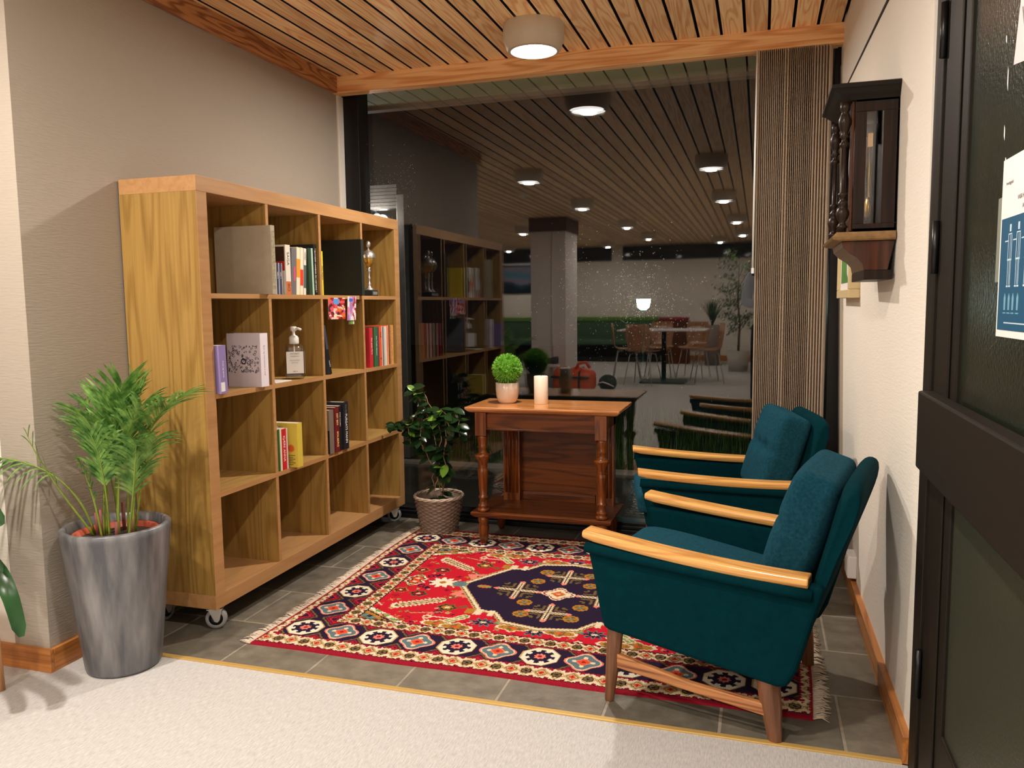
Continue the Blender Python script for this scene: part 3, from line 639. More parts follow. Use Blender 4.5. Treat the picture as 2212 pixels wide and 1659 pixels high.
# --- row 1, fourth compartment: trophies
def trophy(x, y, label, s=1.0, rz=0.0):
    T = thing('trophy', label, 'trophy', (x, y, S1), rz)
    MB().box(-0.033, 0.033, -0.033, 0.033, 0, 0.028*s).build('base', BLK, T, bevel=0.002)
    MB().box(0.033, 0.0338, -0.024, 0.024, 0.006, 0.022).build('name_plate', STEEL, T)
    st = [(0.026, 0.028), (0.024, 0.034), (0.012, 0.042), (0.008, 0.052), (0.011, 0.060), (0.006, 0.066), (0.006, 0.080), (0.010, 0.088), (0.005, 0.096), (0.007, 0.116), (0.012, 0.124), (0.006, 0.132), (0.012, 0.142)]
    MB().lathe([(a, b_*s) for a, b_ in st], n=20).build('stem', CHROME, T)
    MB().lathe([(0.010, 0.142*s), (0.022, 0.150*s), (0.031, 0.168*s), (0.034, 0.182*s)], n=24, cap=False).build('cup', GOLD, T)
    MB().lathe([(0.034, 0.182*s), (0.036, 0.186*s), (0.034, 0.202*s), (0.022, 0.218*s), (0.006, 0.226*s), (0.004, 0.236*s)], n=24).build('lid', CHROME, T)
    MB().sphere((0, 0, 0.252*s), 0.013, 14, sz=1.35).build('finial', CHROME, T)
    for s_ in (-1, 1):
        MB().tube([(0, s_*0.030, 0.192*s), (0, s_*0.046, 0.200*s), (0, s_*0.052, 0.186*s), (0, s_*0.044, 0.172*s), (0, s_*0.030, 0.164*s), (0, s_*0.016, 0.150*s)], 0.0025, 8).build('handle', GOLD, T)
    return T
trophy(-1.935, 3.735, 'gold and silver cup trophy on a black base standing in the top right compartment', 1.05)
trophy(-1.985, 3.665, 'second silver trophy half hidden behind the divider in the top right compartment', 0.96, 0.4)
# --- row 2, first compartment
LAV = bmat('lavender', (142, 124, 178)); LAV2 = bmat('pale_lavender', (206, 196, 210))
t = book('purple paperback with a barcode label at the left end of the second row', 2.452, 2.492, S2, 0.178, 0.12, -1.885, LAV, hard=False, tilt=-0.03)
spine(t, 'Frost og varme', 0.010, WHT, 0.12, 0.09); band(t, 0.12, 0, 0.008, 0.042, WHT, 'barcode_label', y0=-0.018, y1=0.004)
WCOV = bmat('white_cover', (206, 196, 204)); WSP = bmat('white_spine', (232, 224, 232))
t = book('thick white book with a black ink drawing of a town on its cover', 2.698, 2.748, S2, 0.213, 0.155, -1.883, WCOV)
band(t, 0.155, 0.025, 0, 0.213, WSP); spine(t, 'Byen og menneskene vi traff', 0.0105, GY, 0.155, 0.105)
rs = random.Random(9); marks = [[rs.random(), rs.random(), rs.uniform(0.01, 0.05), rs.uniform(0, PI)] for _ in range(150)]
def ink(u, v):
    for a, c_, r_, th in marks:
        d = math.hypot((u-a), (v-c_)*0.7)
        if abs(d-r_*0.6) < 0.006: return srgb(60, 56, 60)
    if 0.42 < u < 0.58 and 0.3 < v < 0.6 and abs(math.hypot(u-0.5, (v-0.42)*0.8)-0.07) < 0.02: return srgb(36, 32, 36)
    return srgb(206, 196, 204)
picture('cover_drawing', 0.145, 0.110, 64, 48, ink, t, lambda a, c_: (-0.074+a, -0.0254, 0.055+c_))
# --- row 2, second compartment
T2 = thing('soap_dispenser', 'clear pump bottle with a white label and white pump in the second row', 'bottle', (-1.952, 3.045, S2))
GLS = glass_pane('clear_plastic', 0.12, (0.90, 0.89, 0.88))
T2.rotation_euler = (0, 0, math.radians(35))
MB().cushion(0, 0, 0.078, 0.041, 0.041, 0.078, 0.014, n=10).build('bottle_body', GLS, T2)
MB().box(-0.036, 0.036, -0.0418, -0.0412, 0.026, 0.122).box(0.0412, 0.0418, -0.036, 0.036, 0.026, 0.122).build('label_sticker', WHT, T2)
MB().box(-0.036, 0.036, -0.0421, -0.0418, 0.023, 0.027).box(0.0418, 0.0421, -0.036, 0.036, 0.023, 0.027).build('label_stripe', BLK, T2)
for k, (tx, sz_, zz) in enumerate((('ANTIBAC', 0.0095, 0.113), ('hånddesinfeksjon', 0.0052, 0.102), ('85% etanol med glyserin', 0.0042, 0.085), ('gnis inn i huden', 0.0042, 0.074), ('600 ml', 0.007, 0.036))):
    text(tx, sz_, (0.0, -0.0423, zz), (1, 0, 0), (0, 0, 1), GY, T2)
MB().lathe([(0.020, 0.154), (0.021, 0.158), (0.021, 0.180), (0.018, 0.186), (0.010, 0.192), (0.006, 0.194), (0.006, 0.208), (0.013, 0.212), (0.014, 0.226), (0.012, 0.230)], n=20).tube([(0, 0, 0.221), (0.020, -0.016, 0.221), (0.030, -0.024, 0.216)], 0.0055, 8).build('pump', WHT, T2)
MB().tube([(0, 0, 0.02), (0, 0, 0.158)], 0.003, 6).build('dip_tube', WHT, T2)
T2 = thing('paper_sheet', 'white folded sheet lying beside the pump bottle', 'paper', (-1.985, 2.90, S2))
MB().box(-0.07, 0.07, -0.06, 0.06, 0.0, 0.004).build('sheet', WHT, T2, bevel=0.001)
# --- row 2, third compartment: leaning book
t = book('dark blue-grey book leaning slanted against the divider in the second row', 3.262, 3.280, S2+0.002, 0.232, 0.15, -1.905, bmat('blue_grey', (58, 66, 84)), tilt=-0.215)
MB().box(-0.075, 0.075, 0.0091, 0.0095, 0.0, 0.232).build('back_cover', GY, t); spine(t, 'NATT', 0.012, WHT, 0.15, 0.05); band(t, 0.15, 0.009, 0.0, 0.12, BK)
# --- row 2, fourth compartment
t = book('crimson book with white script title at the left of the right-hand second row', 3.662, 3.698, S2, 0.205, 0.14, -1.905, bmat('crimson', (196, 44, 54)))
spine(t, 'Den glade Maria', 0.013, WHT, 0.14, 0.11, dy=0.006)
t = book('green book with white script title in the right-hand second row', 3.712, 3.752, S2, 0.208, 0.14, -1.905, bmat('leaf_green', (58, 104, 66)), tilt=0.0)
spine(t, 'Alle Trolls Hamsun', 0.013, WHT, 0.14, 0.11, dy=0.008)
t = book('thin slate blue book pressed against the green one', 3.754, 3.768, S2, 0.205, 0.14, -1.907, NAV)
t = book('orange and cream patterned book with black figures on the spine', 3.772, 3.806, S2, 0.21, 0.14, -1.905, bmat('orange_red', (228, 90, 54)))
spine(t, 'OZ', 0.022, BLK, 0.14, 0.165); spine(t, 'b', 0.022, BLK, 0.14, 0.04); band(t, 0.14, 0, 0, 0.21, WCR, y0=0.010, y1=0.017)
t = book('plain white book in the right-hand second row', 3.826, 3.852, S2, 0.208, 0.145, -1.902, WB)
t = book('thin dark book between the patterned and the white one', 3.812, 3.824, S2, 0.207, 0.14, -1.908, bmat('purple_grey', (84, 80, 110)))
t = book('bright orange-red book right of the plain white one', 3.858, 3.884, S2, 0.212, 0.14, -1.915, bmat('bright_orange', (240, 96, 50)))
band(t, 0.14, 0.013, 0.0, 0.07, OR)
t = book('salmon coloured book second from the end of the second row', 3.886, 3.902, S2, 0.212, 0.14, -1.915, bmat('salmon', (238, 150, 110)))
t = book('thin black-spined book next to the last one of the second row', 3.906, 3.918, S2, 0.212, 0.14, -1.918, BK)
t = book('mottled orange and cream book at the right end of the second row', 3.920, 3.950, S2, 0.212, 0.14, -1.91, plain('mottled_cover', srgb(226, 150, 90), 0.6, var=0.6, vscale=120))
# --- row 3, second compartment
t = book('green paperback at the left of the third-row group', 2.818, 2.836, S3, 0.176, 0.12, -1.905, bmat('deep_green', (40, 84, 30)), hard=False)
t = book('narrow cream paperback between the green and the red paperback', 2.838, 2.848, S3, 0.176, 0.12, -1.903, WCR, hard=False)
t = book('red paperback with white lettering in the third row', 2.850, 2.882, S3, 0.174, 0.12, -1.903, bmat('strong_red', (190, 30, 34)), hard=False)
spine(t, 'KJÆRE ANNA', 0.018, WHT, 0.12, 0.09)
t = book('purple-white paperback right of the red one in the third row', 2.884, 2.894, S3, 0.174, 0.12, -1.904, bmat('lilac_white', (216, 190, 200)), hard=False)
t = book('teal-grey paperback standing before the yellow book in the third row', 2.896, 2.914, S3, 0.176, 0.12, -1.955, bmat('teal_grey2', (84, 104, 112)), hard=False)
t = book('taller yellow book with an orange starburst in the third row', 2.918, 2.956, S3, 0.190, 0.135, -1.872, bmat('mustard', (214, 192, 74)), hard=False)
st = []
for k in range(24):
    a = 2*PI*k/24; r_ = 0.019 if k % 2 else 0.012; st.append((0.035+r_*math.cos(a), 0.082+r_*math.sin(a)))
MB().prism(st, -0.0208, -0.0202).build('starburst', bmat('burst_orange', (216, 90, 40)), t)
for k in range(6): MB().box(-0.01, 0.055-0.01*(k % 2), -0.0206, -0.0202, 0.050-0.008*k, 0.053-0.008*k).build('print_line', bmat('olive_print', (130, 110, 40)), t)
# --- row 3, third compartment
t = book('grey picture-cover book at the left of the dark group in the third row', 3.222, 3.262, S3, 0.205, 0.135, -1.895, bmat('smoke_grey', (120, 108, 96)))
MB().box(-0.0675, 0.0675, -0.0205, -0.0201, 0.0, 0.11).build('cover_picture', BK, t)
t = book('dark red book with yellow spine lettering in the third row', 3.268, 3.308, S3, 0.212, 0.14, -1.893, bmat('dark_red', (110, 26, 30)))
spine(t, 'DET BEN', 0.019, bmat('yellow_ink', (250, 222, 130)), 0.14, 0.155, dy=0.004, sx=0.75); spine(t, 'SOLBERG', 0.021, bmat('yellow_ink2', (250, 222, 130)), 0.14, 0.06, dy=0.004, sx=0.85)
t = book('black paperback with thin white title between red and tall black book', 3.310, 3.340, S3, 0.214, 0.135, -1.897, BK, hard=False)
spine(t, 'STIEG HANSEN', 0.010, WHT, 0.135, 0.15)
t = book('tall black book with a large white title at the right of the third row', 3.346, 3.392, S3, 0.228, 0.15, -1.89, bmat('ink_black', (34, 30, 38)))
spine(t, 'PURGATS MANN', 0.026, WHT, 0.15, 0.10, dy=0.002, sx=0.72); spine(t, 'Anna Boe', 0.018, GY, 0.15, 0.195, dy=0.003, sx=0.6)
# ================================================================== rug
def rug():
    U, V, hh = 1.90, 1.53, 0.0035
    nu, nv = 633, 510
    uu, vv = np.meshgrid((np.arange(nu)+.5)*U/nu, (np.arange(nv)+.5)*V/nv, indexing='xy')
    rng = np.random.default_rng(4)
    C = {k: np.array(srgb(*c)) for k, c in dict(cream=(226, 210, 178), red=(196, 24, 44), navy=(38, 24, 50), dred=(150, 20, 40), blue=(96, 118, 122), green=(110, 160, 80), olive=(112, 92, 52), tan=(190, 156, 104), pink=(226, 128, 112), ochre=(176, 122, 44), orange=(216, 78, 40), black=(26, 20, 26), teal=(92, 130, 132), wht=(234, 224, 200)).items()}
    img = np.empty((nv, nu, 3)); img[:] = C['red']
    def put(mask, c): img[mask] = C[c]
    X = np.abs(uu-U/2); Y = np.abs(vv-V/2); X += 0.002*np.sin(vv*400); Y += 0.002*np.sin(uu*400)
    du = U/2-X+0.06; dv = V/2-Y; d = np.minimum(du, dv); vert = du < dv
    q = lambda a, s: (np.floor(a/s)+0.5)*s                  # knots
    # ---- field motifs
    def poly(px, py, pts):
        inside = np.zeros(px.shape, bool); n_ = len(pts); j = n_-1
        for i in range(n_):
            xi, yi = pts[i]; xj, yj = pts[j]
            if yi != yj:
                inside ^= ((yi > py) != (yj > py)) & (px < (xj-xi)*(py-yi)/(yj-yi)+xi)
            j = i
        return inside
    def seg(px, py, a, b_):
        ax, ay = a; bx, by = b_; L2 = (bx-ax)**2+(by-ay)**2
        t = np.clip(((px-ax)*(bx-ax)+(py-ay)*(by-ay))/L2, 0, 1)
        return np.hypot(px-ax-t*(bx-ax), py-ay-t*(by-ay)), t*math.sqrt(L2)
    QX, QY = q(X, .004), q(Y, .004)
    # corner pieces
    cx, cy = (U/2-X-0.20), (V/2-Y-0.315)
    cc = cx/0.23+cy/0.13
    put((cc < 1.15), 'wht'); put((cc < 1.15) & (np.sin(cx*75)*np.sin(cy*90) > 0.25), 'green'); put((cc < 0.95), 'tan'); put(cc < 0.88, 'black'); put(cc < 0.82, 'ochre'); put(cc < 0.66, 'teal'); put((cc < 0.66) & (np.sin((cx-cy)*120) > 0.3), 'olive'); put(cc < 0.35, 'orange')
    # scattered small figures
    rr = random.Random(21); cols = ['olive', 'tan', 'cream', 'dred', 'ochre', 'navy', 'green', 'pink']
    for _ in range(120):
        mx_, my_ = rr.uniform(0, .70), rr.uniform(0, .45); k = rr.randrange(4); s_ = rr.uniform(.008, .020); c1, c2 = rr.choice(cols), rr.choice(cols)
        lx, ly = QX-mx_, QY-my_; m_ = np.abs(lx)+np.abs(ly)
        if k == 0: put(m_ < s_, c1); put(m_ < s_*.45, c2)
        elif k == 1: put((np.abs(lx) < s_) & (np.abs(ly) < s_*.25), c1); put((np.abs(lx) < s_*.25) & (np.abs(ly) < s_), c1)
        elif k == 2: put((np.abs(np.hypot(lx, ly)-s_*.8) < .004), c1)
        else: put((np.abs(lx-ly) < .004) & (np.abs(lx) < s_), c1); put((np.abs(lx+ly) < .004) & (np.abs(lx) < s_), c2)
    # comb leaves
    for a, b_, c1 in (((.60, .29), (.45, .19), 'olive'), ((.30, .33), (.36, .40), 'green')):
        ds, tl = seg(X, Y, a, b_)
        put(ds < .030, 'cream') if c1 == 'olive' else put(ds < .018, 'cream')
        put((ds < .036) & (ds > .018) & (np.sin(tl*360) > 0), 'red'); put(ds < .020, 'cream'); put((ds < .014), c1); put((ds < .014) & (np.sin(tl*250) > .2), 'tan'); put(ds < .003, 'cream')
    ds, _ = seg(X, Y, (.45, .19), (.375, .13)); put(ds < .004, 'olive')
    # rosettes
    for mx_, my_, r_, c1, c2 in ((.64, .02, .036, 'cream', 'orange'), (.57, .15, .032, 'olive', 'dred'), (.66, .13, .028, 'ochre', 'dred'), (.40, .26, .034, 'olive', 'ochre')):
        a = np.arctan2(Y-my_, X-mx_); r = np.hypot((X-mx_)*.85, Y-my_)/(1+.15*np.cos(6*a)); put(r < r_, c1); put(r < r_*.78, 'black'); put(r < r_*.6, c2); put(r < r_*.25, 'cream')
    for mx_, my_ in ((.214, .364), (.0, .40)):                 # stars
        a = np.arctan2(Y-my_, X-mx_); r = np.hypot((X-mx_)*.8, (Y-my_)*1.15)/(1+.35*np.cos(8*a)); put(r < .034, 'blue'); put(r < .026, 'navy'); put(r < .010, 'cream')
    for mx_, my_ in ((.377, .42), (.09, .385), (.30, .43)):
        a = np.arctan2(Y-my_, X-mx_); r = np.hypot((X-mx_)*.6, Y-my_)/(1+.2*np.cos(4*a)); put(r < .034, 'cream'); put(r < .028, 'ochre'); put((r < .022) & (np.sin((X-mx_)*160) > 0), 'olive'); put(r < .008, 'orange')
    ds, _ = seg(X, Y, (.30, .36), (.42, .36)); put(ds < .0035, 'cream'); ds, _ = seg(X, Y, (.40, .31), (.52, .35)); put(ds < .0035, 'tan')
    # medallion
    P0 = [(0, -.36), (.14, -.33), (.19, -.255), (.26, -.245), (.40, -.02), (.40, .02), (.26, .245), (.19, .255), (.14, .33), (0, .36), (-.1, .36), (-.1, -.36)]
    sc = lambda k, dx=0: [(x*(1+k/.38)+dx, y*(1+k/.34)) for x, y in P0]
    put(poly(X, Y, [(.385, .03), (.30, .16), (.44, .125)]), 'pink'); put(poly(X, Y, [(.385, .045), (.33, .145), (.42, .12)]) & (np.abs(np.hypot(X-.38, Y-.105)-.008) < .004), 'dred')
    for k, c_ in ((.030, 'tan'), (.024, 'olive'), (.019, 'cream'), (.011, 'cream'), (.006, 'tan'), (0, 'navy')): put(poly(X, Y, sc(k)), c_)
    lx, ly = X-.25, Y-.272                                       # cream figures on the shoulders
    put((np.abs(lx) < .05) & (np.abs(ly) < .028) & (np.sin(lx*110) > -.2), 'cream'); put((np.abs(lx-.05) < .018) & (np.abs(ly) < .024), 'ochre')
    # palmette at the tips
    lx = X-.515; a = np.arctan2(Y, lx); r = np.hypot(lx, Y*1.0); put(r < .052*(1+.22*np.cos(9*a)), 'wht'); put((r < .015), 'ochre'); put((np.abs(X-.435) < .03) & (Y < .022), 'teal'); put((np.abs(X-.435) < .012) & (Y < .030), 'blue')
    def cross(mx_, my_, s_):
        lx, ly = np.abs(X-mx_), np.abs(Y-my_)
        for off_, c_ in ((.030, 'olive'), (.052, 'black'), (.060, 'olive')):
            m_ = (np.abs(np.minimum(lx, ly)-off_*s_/.1) < .0055) & (np.maximum(lx, ly) < s_*.8) & (np.maximum(lx, ly) > off_*s_/.1); put(m_, c_)
        put((np.minimum(lx, ly) < .012) & (np.maximum(lx, ly) < s_), 'tan'); put((np.minimum(lx, ly) < .008) & (np.maximum(lx, ly) < s_), 'cream'); put((np.minimum(lx, ly) < .0025) & (np.maximum(lx, ly) < s_*.9), 'black')
        put((np.abs(np.maximum(lx, ly)-s_)+np.minimum(lx, ly)) < .014, 'pink')
    cross(.175, 0, .095); cross(0, .205, .085)
    lx, ly = X, Y; a = np.arctan2(ly, lx); r = np.hypot(lx, ly)/(1+.18*np.cos(4*a)); put(r < .062, 'cream'); put((r < .054) & (r > .048), 'dred'); put(r < .026, 'ochre'); put(r < .018, 'orange'); put(r < .007, 'cream')
    for mx_, my_ in ((.115, .125), (.10, .245)):
        a = np.arctan2(Y-my_, X-mx_); r = np.hypot(X-mx_, Y-my_); put((r < .032), 'ochre'); put((r < .024) & (np.sin(4*a) > -.2), 'olive'); put(r < .008, 'teal')
    lx, ly = X-.325, Y; put((np.abs(ly) < .02-.3*np.abs(lx)) & (np.abs(lx) < .03), 'orange'); put((np.abs(ly) < .008) & (np.abs(lx) < .03), 'green')
    # ---- borders
    s_ = np.where(vert, vv, uu)
    def minor(lo, hi, per):
        m0 = (d >= lo) & (d < hi); mid = (lo+hi)/2; hw = (hi-lo)/2
        ph = (s_/per) % 1; k = np.floor(s_/per).astype(int) % 2; lx = (ph-.5)*per; ly = d-mid
        put(m0, 'cream'); put(m0 & ((np.abs(np.abs(lx)-per*.5+np.abs(ly)*.9) < .004)), 'tan')
        m_ = np.abs(lx)+np.abs(ly)*.9
        put(m0 & (k == 0) & (m_ < .022), 'olive'); put(m0 & (k == 0) & (m_ < .017), 'cream'); put(m0 & (k == 0) & (m_ < .014), 'orange'); put(m0 & (k == 0) & (m_ < .006), 'dred')
        r = np.maximum(np.maximum(np.abs(lx), np.abs(ly)), (np.abs(lx)+np.abs(ly))*.72)
        put(m0 & (k == 1) & (r < .018), 'black'); put(m0 & (k == 1) & (r < .014), 'olive'); put(m0 & (k == 1) & (r < .006), 'navy')
        tri = (np.abs(lx) > per*.36) & (np.abs(ly) > hw-.011) ; put(m0 & tri, 'dred')
    put(d < .022, 'dred'); minor(.026, .098, .052); put((d >= .022) & (d < .028), 'black'); put((d >= .096) & (d < .102), 'dred')
    mj = (d >= .102) & (d < .248); put(mj, 'navy')
    minor(.254, .312, .048); put((d >= .246) & (d < .252), 'dred'); put((d >= .252) & (d < .256), 'black'); put((d >= .311) & (d < .317), 'black')
    def place_major(mx_, my_, kind, rot):
        lx, ly = uu-mx_, vv-my_; ax, ay = np.abs(lx), np.abs(ly)
        box_ = (ax < .082) & (ay < .082)
        if kind == 0:
            o_ = np.maximum(np.maximum(ax, ay), (ax+ay)*.72)
            put(o_ < .067, 'tan'); put(o_ < .063, 'wht'); a = np.arctan2(ly, lx); r = np.hypot(lx, ly)
            put((r < .044*(1+.16*np.sign(np.cos(8*a)))), 'navy'); put(r < .019*(1+.15*np.cos(8*a)), 'pink'); put(r < .008, 'dred')
        else:
            a = np.arctan2(ly, lx); r = np.hypot(lx, ly)/(1+.13*np.cos(4*a)); put(r < .060, 'pink'); put(r < .054, 'cream'); put(r < .050, 'blue'); put(r < .024, 'pink'); put(r < .019, 'orange'); put(r < .007, 'dred')
            put((np.abs(np.hypot(ax-.032, ay)-.0) < .008) | (np.abs(np.hypot(ax, ay-.032)) < .008), 'cream')
    # L brackets between the flowers
    ph = ((np.where(vert, (vv-.175)/.199, (uu-.115)/.1583))+.5) % 1; la = np.abs(ph-.5)*np.where(vert, .199, .1583); lb = np.abs(d-.175)
    for off_, c_ in ((.125, 'dred'), (.110, 'olive'), (.138, 'red')): put(mj & (np.abs(la+lb*.9-off_) < .0045) & (lb > .012), c_)
    nU = 10
    us = [.115+(U-.23)*k/(nU+1) for k in range(nU+2)]; vs_ = [.175+(V-.35)*k/6 for k in range(7)]
    for k, u_ in enumerate(us):
        if 0 < k < nU+1:
            for v_ in (vs_[0], vs_[-1]): place_major(u_, v_, k % 2, 0)
    for k, v_ in enumerate(vs_):
        for u_ in (us[0], us[-1]): place_major(u_, v_, k % 2, 0)
    put(dv < .024, 'dred'); put((U/2-X) < .012, 'dred')
    img *= (0.86+0.20*rng.random((nv, nu, 1))) * (0.92+0.10*rng.random((1, nu, 1)))
    # mesh
    gx, gy = np.meshgrid(np.arange(nu+1)*U/nu, np.arange(nv+1)*V/nv, indexing='xy')
    wav = 0.003*np.sin(gx*9)*np.exp(-gy*5)
    zz = hh + 0.0007*rng.random(gx.shape) + 0.001*np.sin(gx*7+1)*np.sin(gy*6)
    edge = np.minimum(np.minimum(gx, U-gx), np.minimum(gy, V-gy)); zz = np.where(edge < 0.001, 0.0002, zz+0.002)
    verts = np.stack([gx + 0.012*np.sin(gy*4)-0.004, gy+wav, zz], -1).reshape(-1, 3)
    idx = np.arange((nu+1)*(nv+1)).reshape(nv+1, nu+1)
    quads = np.stack([idx[:-1, :-1], idx[:-1, 1:], idx[1:, 1:], idx[1:, :-1]], -1).reshape(-1, 4)
    me = bpy.data.meshes.new('rug_pile'); me.vertices.add(len(verts)); me.vertices.foreach_set('co', verts.ravel())
    me.loops.add(quads.size); me.loops.foreach_set('vertex_index', quads.ravel()); me.polygons.add(len(quads))
    me.polygons.foreach_set('loop_start', np.arange(0, quads.size, 4)); me.update(calc_edges=True)
    me.materials.append(vcol('rug_wool', 0.95, 0.8, 700))
    ca = me.color_attributes.new('Col', 'FLOAT_COLOR', 'CORNER')
    arr = np.ones((len(quads), 4, 4), np.float32); arr[:, :, :3] = img.reshape(-1, 1, 3); ca.data.foreach_set('color', arr.ravel())
    T = thing('rug', 'red and navy patterned oriental rug with cream fringes on the slate floor', 'rug', (-1.726, 2.336, 0))
    o = bpy.data.objects.new('pile', me); link(o); o.parent = T
    FR = fabric('fringe_cotton', (0.56, 0.46, 0.36), (0.66, 0.56, 0.45), 400, 0.5, 30, 0.1)
    rf = random.Random(2)
    for side in (0, 1):
        b = MB(); y = 0.0
        while y < V:
            x0 = (-0.0 if side == 0 else U)+0.012*math.sin(y*4)-0.004; sg = -1 if side == 0 else 1; l_ = rf.uniform(0.025, 0.05); dy = rf.uniform(-0.018, 0.018)
            b.tube([(x0-sg*0.004, y, 0.004), (x0+sg*l_*0.5, y+dy*0.4, rf.uniform(0.004, 0.012)), (x0+sg*l_, y+dy, 0.003)], [0.0028, 0.0024, 0.0012], 4); y += rf.uniform(0.003, 0.006)
        fo = b.build('fringe', FR, T); fo['kind'] = 'stuff'
rug()

# ================================================================== armchairs
def make_chair(label):
    T = thing('armchair', label, 'armchair', (0, 0, 0), 0)
    side = [(.553, .478), (.535, .40), (.515, .30), (.500, .240), (.490, .230), (-.005, .166), (-.030, .170), (-.055, .22), (-.120, .455), (-.105, .462), (.10, .452), (.30, .464)]
    for s in (-1, 1):
        y0, y1 = sorted((s*.240, s*.288))
        MB().prism(side, y0, y1).build('side_panel', TEAL, T, bevel=0.014, seg=3)
        # padded lip under the arm, outside
        lip = []
        for u_ in np.linspace(.553, -.09, 9):
            zt = .498-.040*(1-((u_+.09)/.643))**0.8*1.0; lip.append((u_, s*.290, zt-.020))
        MB().tube(lip, 0.017, 10).build('arm_padding', TEAL, T)
        # wooden arm, curved, tapering towards the back
        n_ = 18; vs = []; fs = []
        for k in range(n_+1):
            t_ = k/n_; u_ = .562-t_*(.562+.080); zc = .516-.046*(1-(1-t_)**1.7)+.012*max(0, (0.12-t_)/.12)*0
            hw_ = .037-.004*t_; yc = s*(.265+0.006*math.sin(t_*PI)); th_ = .015 if 0 < k else .010
            sec = [(-hw_, -.004), (-hw_*.86, -th_), (hw_*.86, -th_), (hw_, -.004), (hw_, .006), (hw_*.82, .013), (-hw_*.82, .013), (-hw_, .006)]
            for a, c_ in sec: vs.append((u_, yc+a, zc+c_-(0.0)))
        for k in range(n_):
            for j in range(8): fs.append((k*8+j, k*8+(j+1) % 8, (k+1)*8+(j+1) % 8, (k+1)*8+j))
        fs.append(tuple(range(7, -1, -1))); fs.append(tuple(n_*8+j for j in range(8)))
        MB().add(vs, fs, 0, False).build('armrest', ARMW, T, bevel=0.004)
        # legs
        def leg(u0_, z0_, wd, u1_, yb):
            q = MB(); v_ = []
            for (uu_, zz_, h_, yy_) in ((u0_, z0_, wd/2, s*.255), ((u0_+u1_)/2*0+u0_*.5+u1_*.5, z0_*.5, wd/2*.86, s*(.255+.002)), (u1_, 0.0, wd/2*.56, s*yb)):
                for k in range(8):
                    a = PI/8+2*PI*k/8; v_.append((uu_+h_*1.05*math.cos(a), yy_+h_*math.sin(a)*.85, zz_))
            f_ = []
            for i in range(2):
                for k in range(8): f_.append((i*8+k, (i+1)*8+k, (i+1)*8+(k+1) % 8, i*8+(k+1) % 8))
            f_ += [tuple(range(8)), tuple(16+k for k in range(7, -1, -1))]
            q.add(v_, f_); q.build('leg', LEGW, T, bevel=0.003)
        leg(.470, .245, .050, .489, .262); leg(.026, .185, .066, 0.0, .262)
        MB().prism([(.462, .155), (.462, .112), (.020, .070), (.020, .105), (.24, .118)], s*.262-.010, s*.262+.010).build('stretcher', STRW, T, bevel=0.004)
    # seat base, seat cushion
    MB().prism([(.530, .30), (.505, .245), (.49, .215), (.0, .175), (-.03, .30), (-.02, .36), (.50, .36)], -.242, .242).build('seat_base', TEAL, T, bevel=0.012)
    def tilt(q):
        q = q.copy(); q.z += 0.15*q.x; 
        if q.x > 0.1: q.z -= 0.35*(q.x-0.1)**2*(1 if q.z > 0 else 0.2)
        return q
    MB().cushion(.265, 0, .342, .295, .232, .052, .035, pz=.014, n=14, tf=tilt).build('seat_cushion', TEALC, T, subsurf=1)
    # upholstered back shell with rounded top
    n_ = 12; hb = .262
    prof = [(-.045, .30), (-.078, .45), (-.118, .60), (-.133, .680), (-.148, .722), (-.168, .738), (-.190, .733), (-.201, .712), (-.190, .655), (-.168, .58), (-.125, .46), (-.085, .34), (-.045, .22), (-.02, .20)]
    vs = []; ys = [-1, -.985, -.94, -.8, -.4, 0, .4, .8, .94, .985, 1]
    for t_ in ys:
        for i, (u_, z_) in enumerate(prof):
            cu, cz = -.10-(z_-.45)*.30, z_
            e_ = abs(t_); sh = 1.0 if e_ < .9 else (0.72 if e_ < .97 else (0.45 if e_ < .99 else 0.25))
            mu_ = -.1055-(z_-.43)*.29
            uu_ = mu_+(u_-mu_)*(.35+.65*sh); zz_ = z_-(0.030*(max(0, e_-.75)/.25)**2 if z_ > .6 else 0)
            wdt = hb-(0.028*max(0, (z_-.5)/.29)**1.5)
            vs.append((uu_, t_*wdt, zz_))
    m_ = len(prof); fs = []
    for i in range(len(ys)-1):
        for j in range(m_): fs.append((i*m_+j, i*m_+(j+1) % m_, (i+1)*m_+(j+1) % m_, (i+1)*m_+j))
    fs.append(tuple(range(m_-1, -1, -1))); fs.append(tuple((len(ys)-1)*m_+j for j in range(m_)))
    MB().add(vs, fs, 0, True).build('back_frame', TEAL, T, subsurf=1)
    # back cushion with buttons
    ang = math.radians(17.5)
    def bt(q):
        q = q.copy()
        for by in (-.10, 0, .10):
            dd = math.hypot(q.y-by, q.z-.02)
            if q.x > 0: q.x -= .024*math.exp(-(dd/.028)**2)
        if q.x > 0: q.x -= .010*math.exp(-((q.z-.02)/.014)**2)
        x_, z_ = q.x, q.z
        q.x = x_*math.cos(ang)-z_*math.sin(ang); q.z = x_*math.sin(ang)+z_*math.cos(ang); return q
    cu = MB().cushion(-.030, 0, .556, .062, .212, .186, .032, px=.022, n=24, tf=bt).build('back_cushion', TEALC, T, subsurf=1)
    for by in (-.10, 0, .10):
        c_ = Vector((.062+.022-.032, by, .02)); x_ = c_.x*math.cos(ang)-c_.z*math.sin(ang); z_ = c_.x*math.sin(ang)+c_.z*math.cos(ang)
        MB().sphere((-.030+x_, by, .556+z_), .009, 10, sx=.6).build('button', TEALC, cu)
    return T
chair = make_chair('teal wool armchair with light wooden arms, nearest to the camera, its whole side in view')
chair.location = (0.116, 2.443, 0.0); chair.rotation_euler = (0, 0, math.atan2(.215, -.977))
dup(chair, (0.035, 3.563, 0.0), math.atan2(-.19, -.982), 'teal wool armchair standing by the window blind behind the other armchair')

